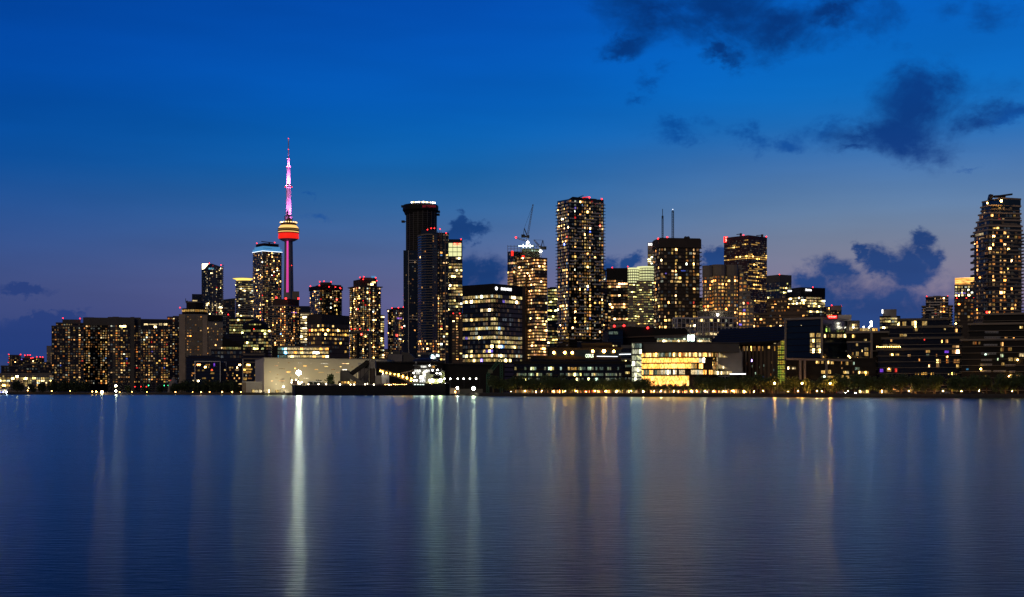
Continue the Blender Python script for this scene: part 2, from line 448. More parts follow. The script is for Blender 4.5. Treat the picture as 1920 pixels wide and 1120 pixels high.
# ------------------------------------------------------------------ camera
cam = bpy.data.cameras.new('camera'); co = bpy.data.objects.new('camera', cam); COL.objects.link(co)
co.location = (0, 0, CH); co.rotation_euler = (math.radians(90), 0, 0)
cam.sensor_width = 36; cam.lens = FX/1920*36; cam.shift_y = (HY-560)/1920; cam.clip_start = .5; cam.clip_end = 60000
sc.camera = co
sc.view_settings.view_transform = 'Standard'; sc.view_settings.look = 'None'; sc.view_settings.exposure = 0; sc.view_settings.gamma = 1
sc.render.engine = 'CYCLES'; sc.cycles.use_denoising = True
sc.cycles.max_bounces = 5; sc.cycles.diffuse_bounces = 2; sc.cycles.glossy_bounces = 3; sc.cycles.transmission_bounces = 2
sc.cycles.filter_width = 1.5; sc.cycles.sample_clamp_indirect = 8; sc.cycles.sample_clamp_direct = 0
sc.cycles.use_light_tree = True; sc.cycles.caustics_reflective = False; sc.cycles.caustics_refractive = False

# ------------------------------------------------------------------ sky: a dusk sky with banks of cloud, all in the world
def lin(c): return tuple(((v/255)/12.92 if v/255 <= .04045 else ((v/255+.055)/1.055)**2.4) for v in c)
w = bpy.data.worlds.new('World'); sc.world = w; w.use_nodes = True; nt = w.node_tree; L = nt.links
for n in list(nt.nodes): nt.nodes.remove(n)
out = nn(nt, 'ShaderNodeOutputWorld'); bg = nn(nt, 'ShaderNodeBackground'); L.new(bg.outputs[0], out.inputs[0])
tc = nn(nt, 'ShaderNodeTexCoord'); sx = nn(nt, 'ShaderNodeSeparateXYZ'); L.new(tc.outputs['Generated'], sx.inputs[0])
def M(op, a, b=None, c=None, cl=False):
    n = nn(nt, 'ShaderNodeMath', operation=op, use_clamp=cl)
    for i, v in enumerate((a, b, c)):
        if v is None: continue
        if isinstance(v, (int, float)): n.inputs[i].default_value = v
        else: L.new(v, n.inputs[i])
    return n.outputs[0]
az = M('ARCTAN2', sx.outputs[0], sx.outputs[1])
hyp = M('SQRT', M('ADD', M('MULTIPLY', sx.outputs[0], sx.outputs[0]), M('MULTIPLY', sx.outputs[1], sx.outputs[1])))
el = M('DIVIDE', sx.outputs[2], M('MAXIMUM', hyp, .02))
def ramp(stops, fac):
    cr = nn(nt, 'ShaderNodeValToRGB'); e = cr.color_ramp.elements
    cr.color_ramp.interpolation = 'B_SPLINE'
    while len(e) < len(stops): e.new(.5)
    for i, (p, c) in enumerate(stops): e[i].position = p; e[i].color = (*lin(c), 1)
    L.new(fac, cr.inputs[0]); return cr.outputs[0]
def mix(f, a, b):
    n = nn(nt, 'ShaderNodeMix', data_type='RGBA')
    for i, v in ((0, f), (6, a), (7, b)):
        if isinstance(v, (int, float)): n.inputs[i].default_value = v
        elif isinstance(v, tuple): n.inputs[i].default_value = (*v, 1)
        else: L.new(v, n.inputs[i])
    return n.outputs[2]
elc = M('MULTIPLY', el, 1/.5, cl=True)
def S(py): return (732-py)/2500/.5
left = ramp([(0, (38, 60, 114)), (S(640), (46, 66, 122)), (S(560), (66, 78, 130)), (S(480), (52, 80, 138)), (S(400), (34, 80, 146)), (S(320), (2, 78, 154)), (S(150), (0, 72, 166)), (S(0), (0, 66, 156)), (.75, (0, 50, 120)), (1, (0, 34, 90))], elc)
mid = ramp([(0, (78, 76, 128)), (S(640), (86, 84, 140)), (S(560), (104, 102, 144)), (S(480), (84, 104, 152)), (S(400), (52, 106, 162)), (S(320), (10, 100, 168)), (S(200), (0, 94, 186)), (S(0), (0, 78, 184)), (.75, (0, 56, 130)), (1, (0, 36, 95))], elc)
right = ramp([(0, (104, 90, 128)), (S(640), (116, 102, 138)), (S(550), (128, 118, 144)), (S(470), (122, 130, 152)), (S(400), (96, 130, 168)), (S(320), (66, 116, 176)), (S(250), (12, 108, 186)), (S(150), (0, 106, 196)), (S(0), (0, 96, 198)), (.75, (0, 60, 140)), (1, (0, 38, 98))], elc)
f1 = nn(nt, 'ShaderNodeMapRange', interpolation_type='SMOOTHSTEP'); L.new(az, f1.inputs[0]); f1.inputs[1].default_value = -.42; f1.inputs[2].default_value = .02
f2 = nn(nt, 'ShaderNodeMapRange', interpolation_type='SMOOTHSTEP'); L.new(az, f2.inputs[0]); f2.inputs[1].default_value = -.06; f2.inputs[2].default_value = .27
sky = mix(f2.outputs[0], mix(f1.outputs[0], left, mid), right)
# clouds as fields of direction
cv = nn(nt, 'ShaderNodeCombineXYZ'); L.new(az, cv.inputs[0]); L.new(el, cv.inputs[1])
def noise(scale, det, rough, stretch, off=0.0, dist=0.0):
    vm = nn(nt, 'ShaderNodeVectorMath', operation='MULTIPLY_ADD'); vm.inputs[1].default_value = stretch; vm.inputs[2].default_value = (off, off*.7, off*.3)
    L.new(cv.outputs[0], vm.inputs[0]); n = nn(nt, 'ShaderNodeTexNoise'); n.inputs['Scale'].default_value = scale
    n.inputs['Detail'].default_value = det; n.inputs['Roughness'].default_value = rough; n.inputs['Distortion'].default_value = dist
    L.new(vm.outputs[0], n.inputs['Vector']); return n.outputs[0]
n1 = noise(17, 8, .62, (1, 1.5, 1), 3.1, .4); n2 = noise(24, 9, .62, (1, 1.2, 1), 9.7, .6); n3 = noise(9, 3, .5, (.5, 3.0, 1), 1.0)
wx_ = noise(13, 9, .66, (1, 1.4, 1), 5.3); wy_ = noise(13, 9, .66, (1, 1.4, 1), 15.9)
azw = M('ADD', az, M('MULTIPLY', M('SUBTRACT', wx_, .5), .085)); elw = M('ADD', el, M('MULTIPLY', M('SUBTRACT', wy_, .5), .085))
def field(blobs):
    acc = None
    for (px, py, rx, ry) in blobs:
        a0 = math.atan((px-960)/2500); t0 = (732-py)/2500*math.cos(a0)
        dx = M('MULTIPLY', M('SUBTRACT', azw, a0), 2500/rx*math.cos(a0)**0+0); dy = M('MULTIPLY', M('SUBTRACT', elw, t0), 2500/ry)
        d = M('SUBTRACT', 1.0, M('SQRT', M('ADD', M('MULTIPLY', dx, dx), M('MULTIPLY', dy, dy))))
        acc = d if acc is None else M('SMOOTH_MAX', acc, d, .15)
    return acc
def mask(blobs, no, amp, lo, hi):
    f = M('ADD', field(blobs), M('MULTIPLY', M('SUBTRACT', no, .5), amp))
    mr = nn(nt, 'ShaderNodeMapRange', interpolation_type='SMOOTHSTEP'); L.new(f, mr.inputs[0]); mr.inputs[1].default_value = lo; mr.inputs[2].default_value = hi
    return mr.outputs[0]
high = mask([(1240, 22, 130, 80), (1360, 20, 160, 95), (1470, 40, 150, 78), (1185, 80, 60, 34), (1350, 110, 50, 26), (1560, 15, 90, 50)], n1, 2.2, -.15, 1.0)
wisp = mask([(1665, 20, 48, 62), (1790, 25, 60, 42), (1872, 22, 62, 55), (1240, 150, 44, 26), (1275, 252, 58, 26), (1395, 258, 40, 32), (1468, 272, 44, 26), (1540, 245, 70, 40), (1905, 225, 45, 28), (1830, 309, 34, 10), (628, 411, 40, 18), (592, 366, 22, 9), (1200, 180, 40, 20)], n2, 2.4, -.05, 1.1)
midc = mask([(1760, 190, 130, 78), (1710, 245, 150, 64), (1625, 255, 100, 46), (1850, 215, 95, 44), (1610, 284, 80, 28)], n1, 2.2, -.12, 1.05)
low = mask([(1690, 500, 70, 52), (1640, 482, 40, 44), (1612, 462, 16, 30), (1555, 520, 50, 44), (1640, 610, 230, 100), (1725, 470, 34, 26), (1510, 560, 70, 40), (1800, 610, 120, 66), (868, 447, 42, 18), (840, 442, 36, 20), (900, 528, 56, 50), (860, 545, 60, 66), (1150, 488, 34, 36), (1195, 486, 28, 24), (1175, 530, 60, 40), (1345, 495, 24, 26), (1350, 560, 40, 50), (1050, 560, 40, 30), (1445, 560, 30, 30)], n2, 1.4, -.12, .6)
bank = mask([(20, 640, 230, 56), (1500, 650, 700, 30), (90, 600, 120, 18), (30, 540, 60, 16)], n3, .9, .0, .5)
hi_c = mix(n1, lin((0, 26, 92)), lin((0, 66, 140)))
sky = mix(M('MULTIPLY', wisp, .8), sky, lin((0, 72, 152)))
sky = mix(M('MULTIPLY', high, .97), sky, hi_c)
sky = mix(M('MULTIPLY', midc, .93), sky, lin((0, 54, 126)))
sky = mix(M('MULTIPLY', bank, .75), sky, lin((30, 58, 122)))
sky = mix(M('MULTIPLY', low, .97), sky, mix(n3, lin((4, 48, 108)), lin((30, 74, 136))))
# faint streaks of thin cloud
str_ = nn(nt, 'ShaderNodeMapRange'); L.new(n3, str_.inputs[0]); str_.inputs[1].default_value = .3; str_.inputs[2].default_value = .7; str_.inputs[3].default_value = .93; str_.inputs[4].default_value = 1.07
vm = nn(nt, 'ShaderNodeVectorMath', operation='SCALE'); L.new(sky, vm.inputs[0]); L.new(str_.outputs[0], vm.inputs['Scale'])
# behind the eye and overhead night has come further
bk = nn(nt, 'ShaderNodeMapRange', interpolation_type='SMOOTHSTEP'); L.new(sx.outputs[1], bk.inputs[0]); bk.inputs[1].default_value = -.4; bk.inputs[2].default_value = .6; bk.inputs[3].default_value = .30; bk.inputs[4].default_value = 1
vb = nn(nt, 'ShaderNodeVectorMath', operation='SCALE'); L.new(vm.outputs[0], vb.inputs[0]); L.new(bk.outputs[0], vb.inputs['Scale'])
st = nn(nt, 'ShaderNodeTexSky', sky_type='NISHITA'); st.sun_disc = False; st.sun_elevation = math.radians(1); st.sun_rotation = math.radians(25)
va = nn(nt, 'ShaderNodeVectorMath', operation='MULTIPLY_ADD'); va.inputs[1].default_value = (.0007, .0007, .0007)
L.new(st.outputs[0], va.inputs[0]); L.new(vb.outputs[0], va.inputs[2]); L.new(va.outputs[0], bg.inputs[0]); bg.inputs[1].default_value = 1.0
w.cycles.sampling_method = 'MANUAL'; w.cycles.sample_map_resolution = 512
sun = bpy.data.lights.new('facade_fill', 'SUN'); sun.energy = .42; sun.angle = math.radians(30); sun.color = (1, .78, .55)  # weak warm fill added from behind the eye to lift the walls
so = bpy.data.objects.new('facade_fill', sun); COL.objects.link(so); so.rotation_euler = (math.radians(62), 0, math.radians(-28))

# ------------------------------------------------------------------ water and land
m = bpy.data.materials.new('water'); m.use_nodes = True; MATS['water'] = m; nt = m.node_tree; L = nt.links
b = nt.nodes['Principled BSDF']; b.inputs['Base Color'].default_value = (.0006, .004, .013, 1)
b.inputs['Roughness'].default_value = .27; b.inputs['IOR'].default_value = 1.36; b.inputs['Specular IOR Level'].default_value = .5
tc = nn(nt, 'ShaderNodeTexCoord')
def wn(sc_, st_, det):
    vm = nn(nt, 'ShaderNodeVectorMath', operation='MULTIPLY'); vm.inputs[1].default_value = st_; L.new(tc.outputs['Object'], vm.inputs[0])
    n = nn(nt, 'ShaderNodeTexNoise'); n.inputs['Scale'].default_value = sc_; n.inputs['Detail'].default_value = det; L.new(vm.outputs[0], n.inputs['Vector']); return n.outputs[0]
a1, a2, a3 = wn(1.6, (.8, 3.2, 1), 5), wn(.12, (.4, 1.4, 1), 3), wn(.012, (.5, 2.0, 1), 3)
mm = nn(nt, 'ShaderNodeMath', operation='MULTIPLY_ADD'); mm.inputs[1].default_value = 1.2; L.new(a2, mm.inputs[0]); L.new(a1, mm.inputs[2])
bp = nn(nt, 'ShaderNodeBump'); bp.inputs['Strength'].default_value = .21; bp.inputs['Distance'].default_value = .14
L.new(mm.outputs[0], bp.inputs['Height']); pass
rr = nn(nt, 'ShaderNodeMapRange'); L.new(a3, rr.inputs[0]); rr.inputs[1].default_value = .35; rr.inputs[2].default_value = .65; rr.inputs[3].default_value = .17; rr.inputs[4].default_value = .21
fr = nn(nt, 'ShaderNodeFresnel'); fr.inputs[0].default_value = 1.072; L.new(bp.outputs[0], fr.inputs[1])
def gl(r):
    g_ = nn(nt, 'ShaderNodeBsdfAnisotropic'); g_.distribution = 'BECKMANN'; g_.inputs['Color'].default_value = (.70, .94, 1, 1)
    if isinstance(r, float): g_.inputs['Roughness'].default_value = r
    else: L.new(r, g_.inputs['Roughness'])
    L.new(bp.outputs[0], g_.inputs['Normal']); return g_.outputs[0]
ms_ = nn(nt, 'ShaderNodeMixShader'); ms_.inputs[0].default_value = .5; L.new(gl(rr.outputs[0]), ms_.inputs[1]); L.new(gl(.29), ms_.inputs[2])
df = nn(nt, 'ShaderNodeBsdfDiffuse'); df.inputs[0].default_value = (.002, .012, .03, 1)
mf = nn(nt, 'ShaderNodeMixShader'); L.new(fr.outputs[0], mf.inputs[0]); L.new(df.outputs[0], mf.inputs[1]); L.new(ms_.outputs[0], mf.inputs[2])
L.new(mf.outputs[0], nt.nodes['Material Output'].inputs[0])
wm = MB(); wm.v = [(-9000, -600, 0), (9000, -600, 0), (9000, 14000, 0), (-9000, 14000, 0)]; wm.face((0, 1, 2, 3), 'water')
tag(wm.build('water'), kind='structure')
QA, QB = Vector((-18.7, 780)), Vector((230, 600)); QD = (QB-QA).normalized(); QN = Vector((-QD.y, QD.x))
def quay(px, off=0.0):
    """the point at pixel column px on the right-hand quay line moved inland by off"""
    a = QA+QN*off; u = (px-CX)/FX; k = (u*a.y-a.x)/(QD.x-u*QD.y); return a+QD*k
QE = QA+QD*470
shore = [(-1400, 1350), (-415, 1080), (-160, 985), (-158, 938), (-38, 930), (QA.x, QA.y), (QE.x, QE.y), (3000, 900)]
g = MB(); poly = shore+[(9000, 2500), (9000, 13000), (-9000, 13000), (-9000, 1900)]
n = len(poly)
for x, y in poly: g.v.append((x, y, GROUND))
for x, y in poly: g.v.append((x, y, -3))
g.face(tuple(range(n)), 'soil')
tag(g.build('ground'), kind='structure')
qw = MB()
for i in range(len(shore)-1):
    a, c = Vector(shore[i]), Vector(shore[i+1]); t = (c-a).normalized(); nr = Vector((t.y, -t.x))
    a2_, c2_ = a, c
    pl = [tuple(a+nr*.5), tuple(c+nr*.5), tuple(c-nr*.8), tuple(a-nr*.8)]
    qw.prism(pl, -3, GROUND+.25, 'quay_stone')
tag(qw.build('quay_edge'), kind='structure')
pm = MB(); a, c, d, e = quay(955, 1.2), QE+QN*1.2, QE+QN*16, quay(940, 16)
pm.v = [(a.x, a.y, GROUND+.02), (c.x, c.y, GROUND+.02), (d.x, d.y, GROUND+.02), (e.x, e.y, GROUND+.02)]; pm.face((0, 1, 2, 3), 'paving')
tag(pm.build('promenade'), kind='structure')
pm = MB(); a, c, d, e = quay(945, 16.4), QE+QN*16.4, QE+QN*25, quay(940, 25)
pm.v = [(a.x, a.y, GROUND+.01), (c.x, c.y, GROUND+.01), (d.x, d.y, GROUND+.01), (e.x, e.y, GROUND+.01)]; pm.face((0, 1, 2, 3), 'asphalt')
tag(pm.build('road'), kind='structure')

# ================================================================== BUILDINGS, from the left
GA = 'dark condo slabs on the left shore'
# --- far left
fp = F(-14, 97, 1250, 30)
r = bld('office_building', 'long low grey office block with bright window rows at the far left', fp, 'office building')
W = []
for k, (y0, y1, pr) in enumerate([(704.5, 707.5, .2), (708.3, 711.6, 1), (713, 715.6, .85), (716.8, 719.8, .8), (721, 724.5, .45), (726, 729, .4)]):
    x = -12
    while x < 94:
        if R() < pr: wx(fp, 0, [(x, x+7*(.9 if k == 1 else random.choice((.5, .9))), y0, y1)], 'lit_office' if k != 4 else 'lit_amber', W)
        x += 8.1
place_windows(r, W)
block(r, fp, 701.5, st='plain', core='wall_grey', slab='wall_sand', fh=2.05, p=.3, th=.35, mull=1, bw=4, mw=.5, mp=.35, mullmat='wall_sand')
fp = F(0, 95, 1500, 36); r = bld('apartment_block', 'dark stepped apartment block behind the long low grey office block', fp, 'building')
block(r, F(2, 50, 1500, 36), 687, lit=.12, vis=700); block(r, F(44, 97, 1520, 30), 684, lit=.25, vis=702)
for nm, lab, a, b_, t, Y, pts, li in [
    ('condo_tower', 'small square tower with a red lamp on each roof corner at the far left', 16, 39, 666.5, 2150, [(16.5, 665), (38.5, 665), (16.3, 680)], .16),
    ('condo_tower', 'low dark tower with a row of red lamps in two tiers, second from far left', 39, 61, 672, 2230, [(46.5, 666.5), (52, 666), (56.5, 666), (40, 672), (52, 672.5), (58, 672), (61.5, 671)], .1),
    ('condo_tower', 'low dark tower with sloping right shoulder and three red roof lamps', 60, 83, 672, 2300, [(69, 669.5), (75.5, 669.5), (80, 670)], .25)]:
    fp = F(a, b_, Y, 25); r = bld(nm, lab, fp, group='red lamped towers at the far left')
    block(r, fp, t, lit=li, vis=690)
    if a == 39: block(r, F(46, 57, Y+5, 12), 667, b=673, st='plain', core='wall_darkgrey', name='penthouse')
    if a == 60:
        block(r, F(66, 81, Y+5, 12), 670.5, b=673, st='plain', core='wall_darkgrey', name='penthouse'); block(r, F(83, 95, Y, 20), 680, lit=.2, vis=690)
    warn(r, pts, Y+2, 'warning_red_dim')
fp = F(87.5, 102, 2350, 26); r = bld('condo_tower', 'slim grey tower half hidden behind the leftmost dark slab', fp, group=GA)
block(r, fp, 649.5, st='stone', core='wall_grey', slab='wall_grey', lit=.25, pal='lit_brown', skip=10)
# --- group A
fp = F(97, 157, 1700, 30)
r = bld('condo_tower', 'leftmost tall dark slab with stepped left shoulder and two red roof lamps', fp, group=GA)
block(r, F(97, 157, 1700, 34), 612, lit=.34, vis=722, pal='lit_left', mull=2, mw=.4); block(r, F(105, 155.5, 1706, 26), 606, b=613, lit=.2); block(r, F(117, 151.5, 1709, 20), 599, b=607, st='plain', core='wall_darkgrey', name='penthouse')
warn(r, [(118, 597), (150, 597.5)], 1709)
fp = F(156, 206, 1760, 30); r = bld('condo_tower', 'second dark slab from left with plain blank attic and clustered warm windows', fp, group=GA)
block(r, F(156, 206, 1760, 30), 596.5, lit=.27, vis=722, pal='lit_left', skip=9, core='wall_black', slab='wall_darkgrey', p=.2)
block(r, F(160, 176, 1765, 16), 595, b=598, st='plain', name='penthouse')
fp = F(201, 264, 1730, 30); r = bld('condo_tower', 'dark slab with two broad concrete piers running up its front', fp, group=GA)
block(r, F(202, 264, 1730, 30), 596, lit=.26, vis=722, pal='lit_left', skip=9, slab='wall_darkgrey', p=.2)
block(r, F(211, 223, 1727, 3), 594, st='plain', core='wall_darkgrey', name='pier'); block(r, F(244.5, 252, 1727, 3), 594.5, st='plain', core='wall_darkgrey', name='pier')
block(r, F(204, 228, 1734, 20), 594.5, b=597, st='plain', name='penthouse')
W = []; wx(F(202, 264, 1730, 30), 0, [(224, 228.5, 610.5, 613.5), (229, 236, 610.5, 613.5)], 'lit_cream', W); place_windows(r, W)
fp = F(263.6, 316, 1715, 30); r = bld('condo_tower', 'dark slab with a white lit strip of windows right under its flat roof', fp, group=GA)
block(r, fp, 599.5, lit=.3, vis=722, pal='lit_left', skip=12, attic=False, slab='wall_darkgrey', p=.2, mull=3, mw=.9)
W = []; wx(fp, 0, [(270, 277, 607, 610), (278, 295, 607.6, 609.2), (298, 304, 606.5, 610.5), (307, 313.5, 606.8, 610.4), (289, 293.5, 611.5, 615)], 'lit_cream', W); place_windows(r, W)
fp = F(315.5, 338, 1740, 30); r = bld('condo_tower', 'narrow dark slab wedged beside the beige hotel tower, last of the left shore row', fp, group=GA)
block(r, F(314, 338, 1740, 30), 595, lit=.3, vis=722, pal='lit_left'); block(r, F(324, 337, 1745, 20), 592.5, b=596, st='plain', name='penthouse')
# --- hotel pair
fp = F(335.5, 379.5, 1650, 34); r = bld('hotel_tower', 'beige concrete hotel tower with a dark round crown and glowing lounge band', fp, 'hotel', 'beige concrete hotel towers')
block(r, fp, 590.5, st='stone', core='wall_sand', slab='wall_grey', lit=.16, vis=700, bw=3.0, p=.1)
block(r, F(336, 347.5, 1647, 3), 590, st='plain', core='wall_beige', name='pier')
q = O(337, 384, 1652, 16, .8); block(r, q, 578, b=592, st='plain', core='wall_black', name='lounge', cap=.2)
W = []
for i in range(len(q)):
    a, c = Vector(q[i]), Vector(q[(i+1) % len(q)])
    if facing(a, c, .1): t = (c-a).normalized(); W.append((a+t*.3, t, (c-a).length-.6, ZZ(584.3, 1652), 2.4, 'lit_amber'))
place_windows(r, W)
block(r, O(346.5, 379, 1656, 12, .8), 567.5, b=579, st='plain', core='wall_black', name='crown', cap=1.6, slab='wall_darkgrey', fh=9, p=.5)
m = MB(); m.beam(P(348.5, 568, 1665), P(348, 560, 1665), .6, 'metal_dark'); m.beam(P(348.5, 566, 1665), P(352, 565, 1665), 1.5, 'metal_dark'); m.build('antenna', r)
warn(r, [(337.5, 577)], 1652)
fp = F(379.8, 418, 1640, 34); r = bld('hotel_tower', 'second beige hotel tower with flat dark attic, right of the round crowned one', fp, 'hotel', 'beige concrete hotel towers')
block(r, fp, 591.5, st='stone', core='wall_sand', slab='wall_grey', lit=.13, vis=700, bw=2.4, p=.1, skip=14)
block(r, F(379.8, 389, 1637, 3), 592.5, st='plain', core='wall_beige', name='pier'); block(r, F(389.5, 416.5, 1638, 3), 591, b=601, st='plain', core='wall_black', name='attic')
W = []
for q, rt_ in ((F(335.5, 379.5, 1646.5, 3), r),):
    wx(F(379.8, 418, 1637, 3), 0, [(389.4, 391, 614, 616), (403.6, 405.3, 607, 609), (421-31, 391.6, 622, 624)], 'lit_amber', W)
place_windows(r, W)
# --- slanted top tower
fp = C(378, 397, 418, 2250); r = bld('condo_tower', 'blue glass tower with slanting roof and brilliant white corner at its top left', fp)
Yt = min(p[1] for p in fp); zt = [ZZ(t, Yt) for t in (497.5, 494.5, 499.5, 500)]
block(r, fp, 497, st='balc', core='glass_blue', slab='wall_darkgrey', p=.5, lit=lambda f: .30 if f < .7 else .07, pal='lit_cream', z1s=[zt[0], zt[1], zt[2], zt[3]], vis=596)
for k in range(26):
    m = MB(); z = ZZ(498+k*3.5, 2262); m.box((XX(417.6, 2262), 2264, z), 1.6, 6, 1.0, 'wall_grey'); m.build('balcony', r) if k < 24 else None
m = MB(); a, c = Vector(fp[0]), Vector(fp[1]); t = (c-a).normalized(); nr = Vector((t.y, -t.x))*.35
def q3(px, py):
    d = Vector((XX(px, 1), 1)); h = d*((a+nr).dot(nr.normalized())/d.dot(nr.normalized())); return (h.x, h.y, ZZ(py, h.y))
m.v = [q3(379, 506), q3(379, 495), q3(391, 494.6), q3(383, 504)]; m.face((0, 3, 2, 1), 'crown_white'); m.face((0, 1, 2, 3), 'crown_white')
m.mats = ['crown_bright']; m.build('lit_corner', r)
W = []; wx(fp, 0, [(391, 397, 502.5, 505.5)], 'lit_cyan', W); wx(fp, 1, [(397.4, 401, 502.5, 505.5)], 'lit_cyan', W); place_windows(r, W)
warn(r, [(392.5, 494), (414.5, 497)], Yt+4)
m = MB(); m.beam(P(390, 492.5, Yt+4), P(395, 496, Yt+4), 1, 'metal_dark'); m.build('roof_mast', r)
fp = F(360, 381, 2500, 30); r = bld('office_tower', 'plain dark blue block with one lit room, left of the slanted roof tower', fp)
block(r, fp, 552.5, st='glass', lit=0); W = []; wx(fp, 0, [(361, 370, 563, 565.6)], 'lit_cream', W); place_windows(r, W)
fp = F(412, 441, 2550, 30); r = bld('office_tower', 'plain dark blue tower in the gap right of the slanted roof tower', fp)
block(r, fp, 560, st='glass', core='glass_blue', lit=.06, vis=640, z1s=[ZZ(563, 2550), ZZ(559, 2550), ZZ(559, 2550), ZZ(563, 2550)])
warn(r, [(413.5, 579), (428, 590)], 2545)
# --- round tower
fp = O(438, 476, 2300, 16); r = bld('office_tower', 'round pale office tower with a thin glowing golden disc for a roof', fp)
block(r, fp, 527, st='office', core='glass_dark', slab='wall_grey', th=1.6, lit=.3, fh=3.6, pal='lit_office', rows={2: .8, 3: .95, 4: .95, 6: .5, 16: .9}, vis=596)
m = MB(); cx = XX(457, 2320); m.lathe((cx, 2318, 0), [(12, ZZ(527, 2318)), (13.5, ZZ(524.6, 2318)), (18.6, ZZ(523, 2318)), (18.6, ZZ(522.4, 2318)), (17, ZZ(522.2, 2318))], 'wall_grey', 28, mats=['crown_gold', 'crown_gold', 'wall_sand', 'wall_sand', 'wall_sand']); m.build('crown', r)
block(r, F(430, 482, 2120, 26), 597.5, st='office', lit=.85, pal='lit_green', name='podium', vis=630)
# --- tall blue-crowned tower
fp = C(474.5, 493, 528, 2150); Yt = min(p[1] for p in fp)
r = bld('condo_tower', 'tall balconied tower with glowing light blue crown, just left of the communications tower', fp)
block(r, fp, 472, st='balc', slab='wall_grey', p=1.1, lit=.27, vis=625, pal='lit_apartment', bal=.3, balmat='wall_beige')
i = [Vector(p) for p in fp]; cc = sum(i, Vector((0, 0)))/4
block(r, [tuple(cc+(p-cc)*1.03) for p in i], 465.5, b=470.6, st='plain', core='crown_cyan', name='lit_crown', cap=.1)
block(r, [tuple(cc+(p-cc)*.9) for p in i], 461.5, b=465, st='plain', core='crown_cyan', name='lit_crown', cap=.1)
block(r, [tuple(cc+(p-cc)*.8) for p in i], 456, b=461.3, st='plain', core='wall_black', name='penthouse')
m = MB(); m.beam(P(490, 453, 2165), P(514, 456, 2165), 1.2, 'metal_dark'); m.beam(P(505, 455, 2165), P(505, 457.5, 2165), 2.4, 'metal_dark'); m.build('roof_crane', r)
m = MB()
for e in (0, 1): 
    a, c = Vector(fp[e]), Vector(fp[e+1])
    m.beam((*offset(fp, .9)[e], ZZ(470.8, Yt)), (*offset(fp, .9)[e+1], ZZ(470.8, Yt)), .7, 'crown_white')
m.build('light_strip', r)
warn(r, [(481.5, 456.5), (515, 455)], 2160, 'warning_red_dim')
# --- communications tower
Y = 2900; cx, cy = XX(541, Y), Y
r = root('communications_tower', 'very tall slender concrete tower lit magenta with red and gold ringed pod', 'tower', (cx, cy, GROUND))
def rw(px): return px/FX*Y/2
prof = [(31, 732), (24, 700), (21, 650), (19.5, 600), (17.5, 548), (16, 500), (14.6, 452)]
m = MB(); n = 9; ring_ = []
b0 = 0
for k, (wd, py) in enumerate(prof):           # three-legged section: lobed outline
    for j in range(24):
        t = 2*math.pi*j/24; lob = .78+.22*abs(math.cos(1.5*(t+math.pi/2)))**.6
        m.v.append((cx+rw(wd)*1.08*lob*math.cos(t), cy+rw(wd)*1.08*lob*math.sin(t), max(GROUND-.3, ZZ(py, Y))))
for k in range(len(prof)-1):
    for j in range(24): jj = (j+1) % 24; m.face((k*24+j, k*24+jj, (k+1)*24+jj, (k+1)*24+j), 'tower_concrete')
m.build('shaft', r)
m = MB(); front = cy-rw(16)*1.05
m.beam((XX(539.6, Y), cy-rw(18)*1.04, ZZ(549, Y)), (XX(539.8, Y), cy-rw(15)*1.04, ZZ(453, Y)), 1.7, 'strip_pink')
m.beam((XX(541.9, Y), cy-rw(18)*1.04, ZZ(549, Y)), (XX(541.5, Y), cy-rw(15)*1.04, ZZ(453, Y)), 1.1, 'strip_pink'); m.build('light_strip', r)
def lathe(name, pr, mat, mats=None, n=32, rt=None):
    m = MB(); m.lathe((cx, cy, 0), [(rw(a), ZZ(b, Y)) for a, b in pr], mat, n, mats); return m.build(name, rt or r, smooth=False)
lathe('pod_floor', [(15, 453.5), (24, 452), (33, 449.5), (36, 448.6)], 'wall_white')
lathe('red_ring', [(35, 448.6), (38.5, 447.5), (38.8, 443.5), (37.6, 443.2), (37.9, 439), (38.8, 438.4)], 'pod_red')
lathe('gallery', [(39.6, 438.2), (40, 436.6), (40, 436.5), (38.6, 436.4), (38.6, 434.9), (40, 434.8), (40.2, 432.6), (38.8, 432.5), (38.8, 430.9), (40, 430.7), (40, 429)], 'wall_darkgrey', ['wall_darkgrey', 'wall_darkgrey', 'wall_darkgrey', 'pod_gold', 'wall_darkgrey', 'wall_darkgrey', 'wall_darkgrey', 'lit_amber', 'wall_darkgrey', 'wall_darkgrey', 'wall_darkgrey'])
lathe('roof', [(39, 429), (36, 426.8), (30, 423.2), (29, 423)], 'wall_beige', ['pod_gold', 'pod_gold', 'wall_beige', 'wall_beige'])
lathe('upper_ring', [(29, 423), (29, 420.5), (31, 420), (31, 419), (20, 418.6)], 'wall_brown')
for k in range(20):
    t = 2*math.pi*(k+.5)/20; m = MB(); m.ball((cx+rw(30)*math.cos(t), cy+rw(30)*math.sin(t), ZZ(417.6, Y)), 1.35, 'pod_gold'); m.beam((cx+rw(30)*math.cos(t), cy+rw(30)*math.sin(t), ZZ(419.2, Y)), (cx+rw(30)*math.cos(t), cy+rw(30)*math.sin(t), ZZ(417.6, Y)), .8, 'wall_beige'); m.build('rim_lamp', r)
for o in r.children:
    if o.name.startswith('rim_lamp'): o.data.materials[0] = MATS['rim']
lathe('equipment_drum', [(8, 418.6), (12, 416), (14.5, 412), (14.5, 407.5), (12, 406.5)], 'wall_darkgrey')
lathe('upper_shaft', [(11.5, 412), (10.5, 405), (9.4, 370), (8.9, 353)], 'wall_white', n=6)
for s in (-1, 1):
    m = MB(); m.box((cx+s*rw(10.5), cy-2, ZZ(412, Y)), 4.2, 5, ZZ(405.5, Y)-ZZ(412, Y), 'wall_darkgrey'); m.build('dish_cluster', r)
m = MB(); m.box((cx-1.2, cy-rw(11), ZZ(408, Y)), 3.4, 3, 11, 'wall_black'); m.build('hatch', r)
